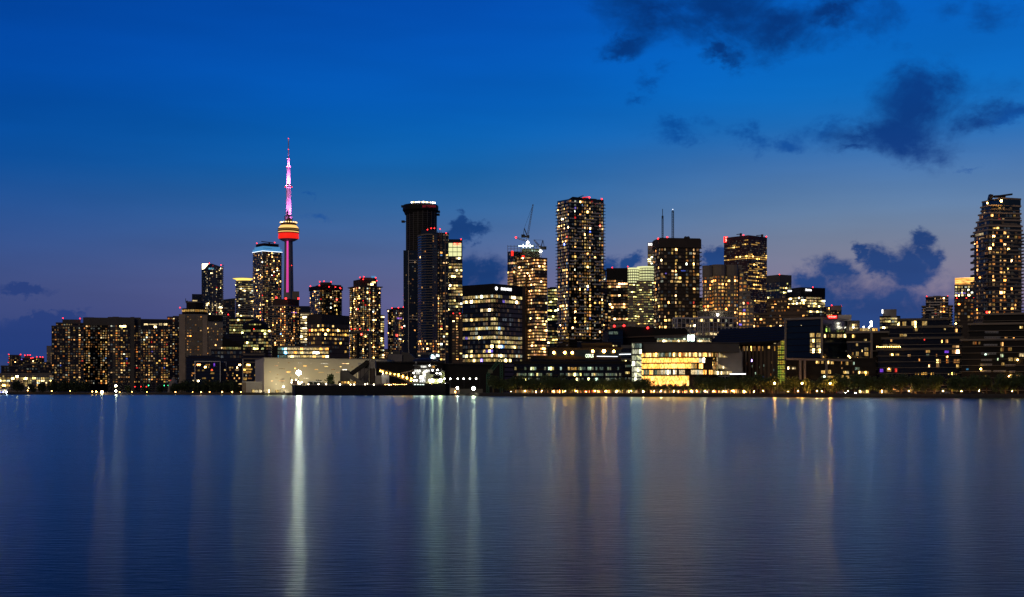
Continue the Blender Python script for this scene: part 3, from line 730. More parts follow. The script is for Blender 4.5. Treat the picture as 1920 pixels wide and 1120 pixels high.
lathe('upper_gallery', [(8.9, 353.5), (12.2, 352), (12.6, 349), (12, 348), (8, 346)], 'wall_white')
lathe('antenna_lower', [(7.6, 347), (7.2, 330), (6.2, 313.5), (8, 313), (8, 311.5), (5, 311)], 'wall_white', n=8)
lathe('antenna_middle', [(4.8, 312), (4.6, 299), (5.6, 298.6), (5.6, 297.4), (2.4, 297)], 'wall_white', n=8)
lathe('antenna_mast', [(2.3, 298), (2.0, 282), (2.2, 281.5), (1.7, 281), (1.6, 266)], 'metal_grey', n=6)
lathe('antenna_tip', [(2.1, 266), (2.1, 262.5), (1.2, 262), (1.2, 258.5)], 'paint_white', n=6)
for (px, py) in [(541, 260.2), (541, 280.5), (537.6, 313.2), (544.4, 313.2), (534.8, 351), (547.4, 351), (541, 297.2), (546.6, 498)]:
    warn(r, [(px, py)], Y-rw(abs(px-541)*2+9), 'warning_red_dim', 1.0)
def flood(px, py, dy, tpx, tpy, power, col=(.60, .16, .62), size=50):
    l = bpy.data.lights.new('floodlight', 'SPOT'); l.energy = power; l.color = col; l.spot_size = math.radians(size); l.spot_blend = .6; l.shadow_soft_size = 1.0
    o = bpy.data.objects.new('floodlight', l); COL.objects.link(o); p = P(px, py, Y+dy); q = P(tpx, tpy, Y)
    o.location = p; o.rotation_euler = (q-p).to_track_quat('-Z', 'Y').to_euler()
    m = MB(); m.box((p.x, p.y, p.z-1.4), 1.6, 1.6, 1.0, 'metal_dark'); f = m.build('floodlight_housing', r)
for s in (-1, 1):
    flood(541+s*13, 418, -14, 541, 385, 3e5, size=60); flood(541+s*10, 417, -16, 541, 365, 7e5, size=34)
    flood(541+s*5, 351, -10, 541, 330, 2e5, size=70); flood(541+s*4.5, 350, -11, 541, 316, 3e5, size=40)
    flood(541+s*3.4, 314, -6, 541, 303, 9e4, size=70); flood(541+s*2.4, 299, -4, 541, 275, 4e4, size=50)
# --- block under the communications tower
fp = C(507, 540, 563, 1800, 35); r = bld('office_building', 'banded apartment block with violet lit strip, below the communications tower', fp, 'building')
Yt = min(p[1] for p in fp)
block(r, fp, 573.5, st='balc', core='glass_dark', slab='wall_grey', p=.6, th=.9, lit=.42, pal='lit_warm', vis=655)
block(r, C(512, 540, 561, 1806, 38), 560.5, b=573, st='plain', core='wall_darkbrown', name='penthouse')
W = []; wx(fp, 1, [(546, 556, 585.5, 587.5)], 'lit_violet', W); wx(fp, 1, [(555, 562.5, 578, 580)], 'lit_amber', W); place_windows(r, W)
warn(r, [(518, 558.6), (536, 560), (559.5, 560)], 1800, r=1.6)
fp = F(548, 561, 2100, 16); r = bld('office_tower', 'small plain beige block showing at the foot of the communications tower', fp)
block(r, fp, 546.5, st='plain', core='wall_sand')
fp = F(563, 584, 1900, 24); r = bld('office_tower', 'narrow office slab with stacked white lit floors beside the brown hotel', fp)
block(r, fp, 587, st='office', lit=.95, pal='lit_cream', slab='wall_sand', th=1.4, fh=3.9, vis=655, rows={0: .7, 2: .9, 3: .9, 5: 1.0, 6: .8, 15: .9})
fp = F(560, 586, 2500, 24); r = bld('office_tower', 'dark blue block peeping between the banded block and the red lamped tower', fp); block(r, fp, 575, st='glass', lit=0)
# --- dark dome & slopes in front
fp = O(453, 506, 1600, 16, .6); r = bld('office_building', 'dark round office block with domed roof and thin lit ring of windows', fp, 'building')
block(r, fp, 617, st='office', lit=.3, fh=3.6, pal='lit_green', slab='wall_black', vis=668, rows={0: .95, 1: .5, 4: .5, 5: .9})
m = MB(); ccx = XX(479.5, 1616); pr = [(13, 617), (12.4, 611), (12, 606)]
m.lathe((ccx, 1616, 0), [(16, ZZ(617, 1616)), (15.4, ZZ(609, 1616)), (11, ZZ(604, 1616)), (5, ZZ(600.2, 1616)), (.5, ZZ(599.2, 1616))], 'wall_black', 24); m.build('dome', r)
W = []
for k in range(5): W.append((Vector((ccx-5+k*3, 1616-15.9)), Vector((1, 0)), 2.2, ZZ(609.8, 1600), 1.3, 'lit_green'))
place_windows(r, W)
warn(r, [(476, 617.5)], 1598, 'warning_red_dim')
fp = F(418, 452, 1450, 24); r = bld('office_building', 'dark block with a slanting black roof over one green lit floor', fp, 'building')
block(r, fp, 649, st='office', lit=.2, pal='lit_green', rows={0: 1.0}, vis=680)
a = [Vector((*p, 0)) for p in offset(fp, .6)]; m = MB(); Yr = 1450
hz = [ZZ(632, Yr), ZZ(646, Yr), ZZ(646, Yr), ZZ(632, Yr)]; m.prism([(p.x, p.y) for p in a], ZZ(648.6, Yr), 0, 'wall_black', z1s=hz); m.build('roof', r)
fp = F(396, 500, 1320, 30); r = bld('office_building', 'wide low dark blue block without lit floors behind the framed glass condos', fp, 'building')
block(r, F(396, 460, 1330, 30), 657, st='glass', lit=.05); block(r, F(452, 497, 1320, 26), 664, st='glass', lit=.04, slab='wall_darkgrey')
# --- framed condos on the left quay
GF = 'framed glass condos on the left quay'
for a_, b_, t_, Y_, lab, fr in [(349, 412, 671, 1150, 'framed blue glass condo with violet lamp, leftmost of the low quay condos', (365.5, 413, 678)),
                          (411, 459, 679, 1185, 'dark blue glass condo with thin corner fin, middle one of the low quay condos', (412, 424, 679)),
                          (454, 495.5, 668, 1150, 'glass condo in a double white outline frame beside the big white warehouse', (455.5, 486, 673))]:
    fp = F(a_, b_, Y_, 26); r = bld('condo_building', lab, fp, 'condo', GF)
    block(r, fp, t_, st='glass', fh=3.1, mode='apt', lit=.0, slab='glass_dark', p=.25, th=.3)
    W = []
    for k in range(9):
        yy = 683+k*5.2-random.choice((0, 1))
        for j in range(5):
            if R() < .62:
                x = a_+ (8 if a_ != 454 else 2)+R()*(b_-a_-18); wx(fp, 0, [(x, x+random.choice((2.2, 4, 7)), yy, yy+2.9)], random.choice(('lit_amber', 'lit_warm', 'lit_apartment')), W)
    keep = []
    for k in W:
        if all((k[0]-q[0]).length > max(k[2], q[2])*1.05 or abs(k[3]-q[3]) > 1.9 for q in keep): keep.append(k)
    if a_ == 349: wx(fp, 0, [(400.5, 403, 681, 687)], 'lit_violet', keep); wx(fp, 0, [(396, 398, 692.5, 695)], 'lit_red', keep)
    if a_ == 454: wx(fp, 0, [(459, 470, 686, 689.5), (450.5+5, 473, 690.5, 694), (456, 471, 696, 699.5), (456, 463, 708, 713)], 'lit_amber', keep)
    place_windows(r, keep)
    l_, r_, tt_ = fr; m = MB(); Yf = Y_-3
    for p_, q_ in (((l_, tt_), (r_, tt_)), ((l_, tt_), (l_, 722)), ((r_, tt_), (r_, 722))): m.beam(P(*p_, Yf), P(*q_, Yf), .55, 'paint_white')
    if a_ == 454:
        for p_, q_ in (((457, 679.5), (485, 679.5)), ((455.5, 673), (495, 673)), ((456, 665.5), (495, 665.5))): m.beam(P(*p_, Yf), P(*q_, Yf), .8, 'wall_sand')
    m.build('frame', r)
    block(r, F(a_+4, b_-8, Y_+4, 16), t_-4.5, b=t_+.5, st='plain', core='glass_blue', name='penthouse')
# --- red lamped tower E1, brown hotel, tower E3
fp = C(581, 600, 641, 1950); Yt = min(p[1] for p in fp)
r = bld('condo_tower', 'dark balconied tower with ten red lamps around its stepped roof, above the brown hotel', fp)
block(r, fp, 537, st='balc', slab='wall_black', p=1.2, lit=.26, vis=592, skip=5)
block(r, C(592, 606, 640, 1956), 533.5, b=538, st='plain', core='wall_black', name='penthouse'); block(r, F(600, 622, 1968, 16), 529.5, b=535, st='plain', core='wall_darkbrown', name='penthouse')
W = []; wx(fp, 1, [(613, 616, 542, 544.5), (617, 625, 540.5, 543.5), (627, 637, 543, 546)], 'lit_cream', W); place_windows(r, W)
warn(r, [(599.5, 528.5), (607.5, 527.8), (621, 528.6), (582, 537), (599, 535.5), (617, 538), (629, 538.5), (637.5, 540), (638.5, 541)], Yt-1)
fp = C(575.5, 603, 655, 1380, 50); Yt = min(p[1] for p in fp)
r = bld('hotel_building', 'broad dark brown hotel with two bright yellow rows of windows', fp, 'hotel')
block(r, fp, 591.5, st='stone', core='wall_brown', slab='wall_darkbrown', lit=.1, vis=668, pal='lit_amber', skip=8, p=.1, fh=4.4, hf=.5, ww=.7, rows={1: .98, 2: .98, 4: .35})
block(r, C(579, 596, 612, 1400), 588.5, b=593, st='plain', core='wall_darkbrown', name='penthouse')
fp = C(655.5, 672, 714, 1900); Yt = min(p[1] for p in fp); i = [Vector(p) for p in fp]; cc = sum(i, Vector((0, 0)))/4
r = bld('condo_tower', 'tall balconied tower with flat overhanging roof slab and blue lamp on its penthouse', fp)
block(r, fp, 538, st='balc', slab='wall_darkgrey', p=1.0, lit=.38, vis=684)
m = MB(); m.prism(offset(fp, 2.2), ZZ(537.8, Yt), ZZ(536.2, Yt), 'wall_darkgrey', bottom=True); m.build('roof_slab', r)
pf = [tuple(cc+(p-cc)*.76) for p in i]; block(r, pf, 524, b=536.3, st='plain', core='wall_darkbrown', name='penthouse'); W = []
wx(pf, 1, [(689, 694, 532, 535), (695, 700, 531.5, 535), (697, 704, 528, 531)], 'lit_cream', W); place_windows(r, W)
block(r, F(675, 706, 1915, 16), 520.5, b=524.5, st='plain', core='wall_red', name='penthouse'); m = MB(); m.box((XX(700, 1912), 1912, ZZ(521, 1912)), 5.4, 5, 2.4, 'crown_cyan'); m.build('lit_box', r)
warn(r, [(675, 520.5), (682, 519.2), (681, 524), (704.5, 521), (706.5, 526.5)], Yt+4)
warn(r, [(659, 617.5), (666, 617), (675, 617), (690.5, 619)], Yt-12, 'warning_red_dim')
fp = F(713.5, 720.5, 2250, 16); r = bld('office_tower', 'very slim green lit tower behind the right edge of the overhanging roof tower', fp); block(r, fp, 592, st='office', lit=.85, pal='lit_office', vis=684)
fp = F(720.3, 727.5, 2250, 16); r = bld('office_building', 'small orange lit stone block in the gap between two towers', fp, 'building'); block(r, fp, 655.5, st='stone', core='wall_brown', lit=.9, pal='lit_brown')
fp = C(727, 737, 758, 2000, 45); r = bld('condo_tower', 'dark balconied tower with a violet lit window, left of the tall round tower', fp)
block(r, fp, 581, st='balc', lit=.3, vis=668, slab='wall_darkgrey'); block(r, F(734, 757, 2012, 16), 578.2, b=582, st='plain', core='wall_darkbrown', name='penthouse', slab='wall_black', fh=9)
W = []; wx(fp, 1, [(744, 753, 595.5, 598.5)], 'lit_violet', W); wx(fp, 1, [(742, 746, 627, 631)], 'lit_red', W); place_windows(r, W)
warn(r, [(735, 578), (747, 577.3), (756.5, 576)], 2000)
# --- the tall round tower
fp = O(757.5, 820, 1900, 20); r = bld('condo_tower', 'tallest dark round tower with wide cylindrical crown and work lights along its rim', fp)
block(r, O(759.5, 817, 1902, 20), 390, st='balc', core='wall_black', slab='wall_darkgrey', mode=None, p=.5, th=.4, mull=1, bw=5, mw=.8, mp=.5, mullmat='wall_darkgrey', z0=ZZ(475, 1902))
Yc = 1925; m = MB(); ccx = XX(788.5, Yc)
def rz(p): return p/FX*Yc/2
m.lathe((ccx, Yc, 0), [(rz(58), ZZ(399, Yc-26)), (rz(62), ZZ(394, Yc-26)), (rz(67), ZZ(391, Yc-26)), (rz(67), ZZ(382.5, Yc-26)), (rz(64), ZZ(380.6, Yc-26))], 'wall_black', 28); m.build('crown', r)
m = MB()
for k in range(13):
    x = 772+k*3.6; m.ball(P(x, 378.9+abs(x-788)**1.5*.011, Yc-25.5*math.sqrt(max(.02, 1-((x-788.5)/33)**2))), .7+R()*.5, 'work_light' if R() < .7 else 'rim')
m.build('work_lights', r)
m = MB()
for px, py in ((755.5, 387.5), (756, 416), (822, 397.5), (821.5, 403)): m.box(tuple(P(px, py+1.5, Yc)), 4.5, 8, 2.6, 'metal_dark'); m.beam(P(px, py, Yc), P(788, py, Yc), 1.2, 'metal_dark')
m.build('rim_bracket', r)
text(r, 'SKY TOWER', 792, 817.5, 387, 4.0, Yc-27.6, 'sign_dimred')
q = F(756.5, 784, 1885, 40); block(r, q, 470, st='balc', core='glass_blue', slab='glass_dark', p=.12, mode='apt', dim=.08, lit=lambda f: .03, vis=680, name='lower_wing', cap=.3)
m = MB()
for p_, q_ in (((766, 470), (766, 655)), ((766, 488.5), (783, 488.5)), ((766, 492.5), (783, 492.5)), ((766, 593), (783, 593)), ((766, 598.5), (783, 598.5)), ((766, 655), (769, 678))): m.beam(P(*p_, 1882), P(*q_, 1882), .8, 'wall_white')
m.build('frame', r)
block(r, F(783, 822, 1930, 30), 470, st='plain', core='wall_black', name='rear_wing')
# --- balcony-striped tower in front
fp = C(783.5, 812, 826, 1560, 22); Yt = min(p[1] for p in fp)
r = bld('condo_tower', 'sleek blue tower of evenly stacked curved balconies, overlapping the round tower', fp)
f0 = [(XX(783.5, 1580), 1580), (XX(790, 1566), 1566), (XX(799, 1560), 1560), (XX(811, 1560), 1560), (XX(820, 1566), 1566), (XX(820, 1600), 1600), (XX(784.5, 1602), 1602)]
block(r, f0, 440, st='balc', core='glass_blue', slab='wall_sand', p=.9, th=.6, dim=.06, lit=lambda f: .5 if f < .32 else .03, vis=678, pal='lit_warm')
block(r, F(789.5, 819, 1568, 20), 431, b=440.5, st='plain', core='glass_blue', name='penthouse')
q = F(819.5, 841, 1575, 28); block(r, q, 438, st='balc', core='glass_blue', slab='glass_dark', p=.3, lit=lambda f: .55 if f < .6 else .08, pal='lit_apartment', vis=678, name='rear_wing')
m = MB()
for x in (820.5, 823.8, 827, 834.8): m.beam(P(x, 434 if x < 830 else 440, 1573), P(x, 686, 1573), .75, 'wall_sand')
m.build('fin', r)
warn(r, [(801.5, 430.8), (808.5, 428.4), (814.5, 428.4), (825, 429.5), (836.5, 437.5)], 1566)
m = MB(); m.beam(P(801, 428, 1570), P(820, 427.4, 1570), .9, 'wall_red'); m.build('roof_rail', r)
# --- bank office tower with bright top
fp = F(838, 867, 1850, 30); r = bld('office_tower', 'office tower with a blazing white gridded top floor and red sign', fp)
block(r, fp, 450, st='office', core='glass_dark', slab='glass_dark', lit=.72, pal='lit_office', skip=23, attic=False, vis=600, fh=4.2)
W = []
for j in range(3):
    for k in range(3): wx(fp, 0, [(841.2+j*8.2, 848.6+j*8.2, 456+k*8.6, 463.4+k*8.6)], 'crown_lime', W)
place_windows(r, W); text(r, 'CIBC', 849.5, 864, 457.6, 4.6, 1843, 'sign_red')
warn(r, [(864.5, 449)], 1850)
fp = F(847.5, 868.5, 1480, 20); r = bld('condo_tower', 'lower brown tower with vertical stripes standing before the bright topped office tower', fp)
block(r, fp, 589, st='stone', core='wall_brown', slab='wall_darkbrown', lit=.4, pal='lit_brown', vis=680, mull=2, mw=.8, p=.15, fh=3)
warn(r, [(850, 588), (862, 588)], 1476, 'warning_red_dim')
# --- dark office with white emblem sign
fp = C(867.5, 925, 979, 1150, 42); Yt = min(p[1] for p in fp)
r = bld('office_building', 'bulky black glass office with white lettered roof sign and many lit floors', fp, 'office building')
lv = {0: .85, 1: .55, 2: .05, 3: .04, 4: .12, 5: .5, 6: .75, 7: .6, 8: .12, 9: .92, 10: .85, 11: .9, 12: .4, 13: .7, 14: .8, 15: .8, 16: .8, 17: .75, 18: .6, 19: .5}
block(r, fp, 534, st='office', core='glass_dark', slab='wall_black', lit=.6, rows=lv, skip=7.5, vis=684, fh=3.95, pal2='lit_blue', hf=.6)
e = Vector(fp[2])-Vector(fp[1]); rot = math.atan2(e.y, e.x); ms = Vector(fp[1])+e*.5
def onface(px): 
    nr = Vector((e.y, -e.x)).normalized(); d = Vector((XX(px, 1), 1)); return (d*((Vector(fp[1])+nr*.5).dot(nr)/d.dot(nr))).y
text(r, 'CANADA GOOSE', 934.5, 964, 542.5, 5.0, onface(949), 'sign_white', rot=rot)
m = MB(); yy = onface(930.5); c3 = P(930.8, 541, yy)
for k in range(2): m.lathe((0, 0, 0), [(1.5-.0*k, -.15), (1.5, .15)], 'sign_white', 16) if k == 0 else None
me_v = [(x, z, y) for x, y, z in m.v]; m.v = [tuple(Matrix.Rotation(rot, 3, 'Z') @ Vector(v)+c3) for v in me_v]; m.build('sign_emblem', r)
m = MB(); tq = e.normalized(); nr = Vector((tq.y, -tq.x)); n_ = 5
for k in range(5):
    a_ = 2*math.pi*k/5; m.beam((c3.x+nr.x*.3, c3.y+nr.y*.3, c3.z), (c3.x+nr.x*.3+tq.x*.9*math.cos(a_), c3.y+nr.y*.3+tq.y*.9*math.cos(a_), c3.z+.9*math.sin(a_)), .22, 'wall_darkgrey')
m.build('sign_emblem_leaf', r)
# --- tower under construction
fp = C(951.5, 985, 1026, 1750, 45); Yt = min(p[1] for p in fp)
r = bld('office_tower', 'unfinished tower with orange lit bare floors and scaffolded top under two cranes', fp)
block(r, C(951.5, 962, 992, 1765, 50), 473, st='glass', lit=lambda f: .35 if f < .93 else 0, pal='lit_brown', vis=540, name='left_wing')
block(r, C(983, 1003, 1026, 1745, 60), 484, st='office', core='wall_darkbrown', slab='wall_red', lit=.9, pal='lit_brown', vis=688, fh=4.0, th=.9, hf=.5, bw=2.6, name='right_wing', rows={33: .1, 34: .15, 41: 1.0, 42: .6, 44: 1.0})
block(r, C(960, 985, 1012, 1758, 45), 480, st='office', core='wall_darkbrown', slab='wall_darkbrown', lit=.8, pal='lit_brown', vis=540, th=.9, hf=.5)
m = MB(); 
for x in range(952, 1013, 6):
    for Yk in (1762, 1785): m.beam(P(x, 476, Yk), P(x, 459+(x % 3), Yk), .5, 'wall_olive')
for y in (462, 467, 472):
    for Yk in (1762, 1785): m.beam(P(952, y, Yk), P(1012, y, Yk), .5, 'wall_olive')
for x in range(976, 1006, 5): m.beam(P(x, 474, 1760), P(x, 458, 1760), .8, 'wall_olive')
m.build('scaffold', r)
block(r, F(978, 1012, 1768, 20), 467, b=484, st='office', core='wall_olive', slab='wall_olive', lit=.15, pal='lit_teal', name='core_top', ring=False)
W = []; q = F(953, 958, 1752, 2); m = MB(); m.box(tuple(P(960.5, 480, 1758)), 2.8, 1, 6.5, 'sign_red'); m.box(tuple(P(981, 483, 1754)), 3.4, 1, 2.4, 'sign_red'); m.build('red_banner', r)
m = MB()
for p_, q_ in (((972, 461.5), (1000, 461.5)), ((981, 458), (981, 465)), ((994, 458), (994, 465)), ((987, 456), (987, 465))): m.beam(P(*p_, 1757), P(*q_, 1757), 1.0, 'screen_mint')
m.build('lit_beam', r)
def crane(name, label, mast, top, jib, afr, cw, Y, lampz, group='tower cranes on the unfinished tower'):
    c = root(name, label, 'crane', tuple(P(*mast, Y)), group)
    m = MB(); m.lattice(P(*mast, Y), P(*top, Y), 2.4, 'metal_grey', .35, 7); m.build('mast', c)
    m = MB(); m.lattice(P(*top, Y), P(*jib, Y), 2.2, 'metal_grey', .4, 14, 1.2); m.build('jib', c)
    m = MB(); m.beam(P(*top, Y), P(*afr, Y), 1.1, 'metal_dark'); m.beam(P(*cw, Y), P(*afr, Y), .6, 'metal_dark'); m.build('a_frame', c)
    m = MB(); m.beam(P(*afr, Y), P(*jib, Y), .28, 'metal_dark'); m.build('stay_cable', c)
    m = MB(); m.beam(P(*top, Y), P(*cw, Y), 2.2, 'metal_dark'); m.box(tuple(P(cw[0], cw[1]+2.2, Y)), 5, 3, 4, 'metal_dark'); m.build('counterweight', c)
    m = MB(); m.box(tuple(P(top[0]+1.5, top[1]+2.5, Y)), 3, 3, 3.5, 'metal_dark'); m.build('cab', c)
    m = MB(); m.ball(P(*lampz, Y-3), 1.7, 'lamp_crane'); m.build('work_lamp', c); return c

crane('tower_crane', 'tall luffing tower crane with its jib raised steeply, on the unfinished tower', (988.5, 470), (989, 444), (999.5, 383.5), (983, 428.5), (981, 443.5), 1763, (989.3, 455))
c = crane('tower_crane', 'smaller tower crane with level jib and brilliant work lamp, right side of the unfinished tower', (1013.5, 500), (1014, 465), (1001, 450), (1018, 450.5), (1021, 466), 1752, (1013.6, 471.5))
m = MB(); m.lattice(P(968, 446, 1770), P(986, 452, 1770), 1.5, 'metal_grey', .3, 8); m.ball(P(967.5, 445.3, 1770), 1.2, 'warning_red'); s_ = m.build('placing_boom', r)
fp = F(1026.5, 1048, 1830, 30); r = bld('office_tower', 'yellow green lit office slab between the unfinished tower and the tall black condo', fp)
block(r, fp, 541, st='office', core='wall_olive', slab='wall_olive', lit=lambda f: .95 if f < .55 else .55, pal='lit_green', th=1.5, vis=662, hf=.5); block(r, F(1031, 1044, 1836, 16), 538.5, b=542, st='plain', core='wall_darkgrey', name='penthouse')
# --- big black condo
fp = C(1045, 1067, 1132, 1230, 62); Yt = min(p[1] for p in fp); YA, YC = fp[0][1], fp[2][1]
r = bld('condo_tower', 'massive black condo with ragged pale balconies from top to bottom, tallest in the middle', fp)
block(r, fp, 374, st='balc', core='glass_dark', slab='wall_black', p=1.4, th=.35, lit=.34, pal='lit_apartment', vis=638, bal=.26, balmat='wall_white', bw=2.7, z1s=[ZZ(377.5, YA), ZZ(373.5, Yt), ZZ(374.5, YC), ZZ(372, YC)])
m = MB(); q = [Vector(p) for p in fp]; cc = sum(q, Vector((0, 0)))/4; q = [tuple(cc+(p-cc)*.7) for p in q]
m.prism(q, ZZ(380, Yt), 0, 'wall_black', z1s=[ZZ(373, Yt), ZZ(367.5, Yt), ZZ(368.5, Yt), ZZ(369, Yt)]); m.build('penthouse', r)
m = MB(); m.beam(P(1092, 371, Yt+5), P(1103, 369.5, Yt+5), .8, 'pod_red'); m.beam(P(1082, 371.5, Yt+5), P(1094, 367.2, Yt+5), .7, 'metal_dark'); m.build('roof_rail', r)
warn(r, [(1105, 370.5), (1128.5, 373.5)], Yt+4, r=.9)
fp2 = C(1118, 1128, 1150, 1290, 60)
r = bld('condo_tower', 'lower condo stepping down to the right against the massive black condo', fp2)
for k, (rr_, t_) in enumerate([(1136, 508), (1139, 530), (1142, 555), (1146, 580), (1150, 606)]):
    block(r, C(1116+k*.5, 1126+k*.6, rr_, 1285-k*3, 60), t_, b=(None if k == 4 else 612), st='balc', core='glass_dark', slab='wall_black', p=.7, lit=.4, bal=.1, vis=640, name='facade')
fp = F(1137, 1177, 1780, 30); r = bld('office_tower', 'black flat roofed office with scattered amber floors, right of the massive black condo', fp)
block(r, fp, 504, st='office', core='wall_black', slab='wall_black', lit=.5, pal='lit_brown', skip=14, vis=606, fh=3.9, rows={1: .7, 2: .6, 5: .9})
warn(r, [(1148, 502), (1176.5, 503.5)], 1780)
# --- green crowned office
Y = 2100; fp = O(1168, 1232, Y, 18); r = bld('office_tower', 'pale rounded office tower with twin lime lit cylinders for a crown', fp)
block(r, O(1167, 1200, Y+4, 14), 531, st='office', core='wall_sand', slab='wall_sand', th=2.0, lit=.62, pal='lit_green', vis=604, fh=3.8, hf=.42, p=.2)
block(r, O(1190, 1232, Y, 16), 527, st='office', core='wall_sand', slab='wall_sand', th=2.0, lit=.68, pal='lit_green', vis=612, fh=3.8, hf=.42, p=.2, rows={7: .95, 10: .98, 18: .9})
for a_, b_, t_ in ((1176, 1200, 501.5), (1196.5, 1231, 498.5)):
    q = O(a_, b_, Y+6, 18); block(r, q, t_+3, b=533, st='office', core='crown_lime', slab='wall_sand', th=1.6, fh=4.4, mode=None, mull=1, bw=3.2, mw=.7, mullmat='wall_sand', name='lit_crown', cap=.3)
    m = MB(); m.prism(offset(q, .8), ZZ(t_+3, Y), ZZ(t_, Y), 'crown_lime', top='wall_sand', bottom=True); m.build('crown_ring', r)
warn(r, [(1177, 500)], Y, 'warning_red_dim')
# --- bank tower with masts, black brown condo
fp = F(1214.5, 1290, 2500, 40); r = bld('office_tower', 'mostly hidden pale office tower with white letters and two tall roof masts', fp)
block(r, fp, 455, st='office', core='wall_grey', slab='wall_sand', lit=.7, pal='lit_office', th=1.8, skip=12, vis=500, p=.2)
text(r, 'BMO', 1215.6, 1223, 458.5, 4.4, 2496, 'sign_white'); m = MB(); m.box(tuple(P(1226, 461, 2496)), 3.4, 1, 5.2, 'sign_red'); m.build('sign_roundel', r)
for x, t_ in ((1242.3, 392), (1261.5, 393)):
    m = MB(); m.lattice(P(x, 456, 2515), P(x, 405 if x < 1250 else 396, 2515), 2.6 if x < 1250 else 3.4, 'metal_dark', .7, 26); m.beam(P(x, 410 if x < 1250 else 398, 2515), P(x, t_, 2515), 1.1, 'metal_dark')
    if x > 1250: m.ball(P(x, 393, 2515), .9, 'crown_white')
    m.build('mast', r)
fp = C(1226, 1238, 1312, 1150, 75); Yt = min(p[1] for p in fp); r = bld('condo_tower', 'wide dark brown tower with heavy blank attic, standing before the masts', fp)
block(r, fp, 448, st='balc', core='wall_darkbrown', slab='wall_darkbrown', p=.45, th=.5, skip=7.5, lit=.24, pal='lit_apartment', vis=632, hf=.62, fh=3.05)
block(r, offset(fp, 1.1), 447.5, b=463.5, st='plain', core='wall_darkbrown', name='attic', cap=.2)
W = []; wx(fp, 1, [(1239, 1247, 517, 521), (1265, 1278, 527, 530), (1257, 1262, 526, 530)], 'lit_amber', W); wx(fp, 1, [(1247, 1250, 511, 514), (1277, 1285, 507, 509)], 'lit_blue', W); place_windows(r, W)
for k, x in enumerate((1285.5, 1290.5)):
    m = MB(); m.ball(P(x, 446.4, Yt+10), 1.5, 'metal_dark', 12); m.box(tuple(P(x, 449, Yt+10)), 1.8, 1.8, 1.4, 'metal_dark'); m.build('radar_dome', r)
for k in range(19):
    m = MB(); z = ZZ(466+k*8.0, Yt+20); m.box((XX(1313.2, Yt+22), Yt+22, z), 2.0, 7, .3, 'wall_sand'); m.beam((XX(1314.8, Yt+19), Yt+19, z), (XX(1314.8, Yt+19), Yt+19, z+1.1), .15, 'wall_sand'); m.build('balcony', r)
warn(r, [(1234, 448), (1251, 445)], Yt+3, r=.9)
fp = F(1308, 1327, 1900, 26); r = bld('office_tower', 'small yellow lit office seen in the slot right of the dark brown tower', fp); block(r, fp, 559, st='office', lit=.95, pal='lit_green', vis=606)
# --- beige bayed condo
Y = 1130; fp = F(1318.5, 1393, Y, 30); r = bld('condo_building', 'beige condo tower with bowed bays and stepped right wing', fp, 'condo')
for a_, b_, t_ in ((1318.5, 1337, 500), (1336, 1362, 498), (1361, 1385, 498.5)):
    q = O(a_, b_, Y+(3 if a_ > 1350 else 0), 12, .8); block(r, q, t_, st='balc', core='wall_sand', slab='wall_sand', p=.35, th=.9, skip=8, lit=.5, pal='lit_warm', vis=640, fh=3.0, bw=2.6)
block(r, F(1330, 1380, Y+14, 18), 496.5, b=500, st='plain', core='wall_black', name='penthouse')
for k, (b_, t_) in enumerate(((1391, 499), (1395, 512), (1401, 527), (1407, 548), (1413, 565))):
    block(r, F(1378, b_, Y+12-k*1.5, 18), t_, b=(640 if k < 4 else None), st='balc', core='wall_grey', slab='wall_grey', p=.4, th=.7, lit=.45, vis=640, pal='lit_warm', name='right_wing', z0=None)
# --- red brown bank tower
fp = C(1357.5, 1403, 1438, 2650, 40); Yt = min(p[1] for p in fp); r = bld('office_tower', 'tall flat topped dark red office tower with glowing red emblem at its upper left corner', fp)
block(r, fp, 444, st='office', core='wall_red', slab='wall_red', p=.1, th=1.6, lit=.25, pal='lit_amber', skip=4, vis=626, bw=3.2, hf=.55, rows={0: .3, 1: .35, 2: .45, 3: .12, 4: .12, 5: .05, 6: .08, 7: .5, 8: .8, 9: 1.0, 10: .2, 13: .6, 14: .3, 16: .5, 18: .6, 20: .6, 24: .8, 30: .7}, ring=True, cap=3)
e = Vector(fp[1])-Vector(fp[0]); rot = math.atan2(e.y, e.x); nr = Vector((e.y, -e.x)).normalized()
def of(px, py, o=.8):
    d = Vector((XX(px, 1), 1)); h = d*((Vector(fp[0])+nr*o).dot(nr)/d.dot(nr)); return Vector((h.x, h.y, ZZ(py, h.y)))
m = MB(); a_, b_ = of(1357.8, 455), of(1363.6, 455); m.beam((a_+b_)/2+Vector((0, 0, 0)), (a_+b_)/2+Vector((0, 0, 12)), (b_-a_).length, 'sign_red', 1.0); m.build('sign_panel', r)
text(r, 'S', 1358.4, 1362.9, 449, 8.6, of(1360.5, 449, 1.6).y, 'sign_pink', rot=rot)
for a_, b_, c_ in ((1381, 1390, 439), (1418, 1430, 441)):
    m = MB(); m.beam(P(a_, c_+1, Yt+15), P(b_, c_, Yt+15), 1.4, 'metal_dark'); m.box(tuple(P(b_-1, c_+3.5, Yt+15)), 4, 4, 5, 'metal_dark'); m.build('roof_crane', r)
warn(r, [(1394, 441), (1437, 444)], Yt, r=1.5)
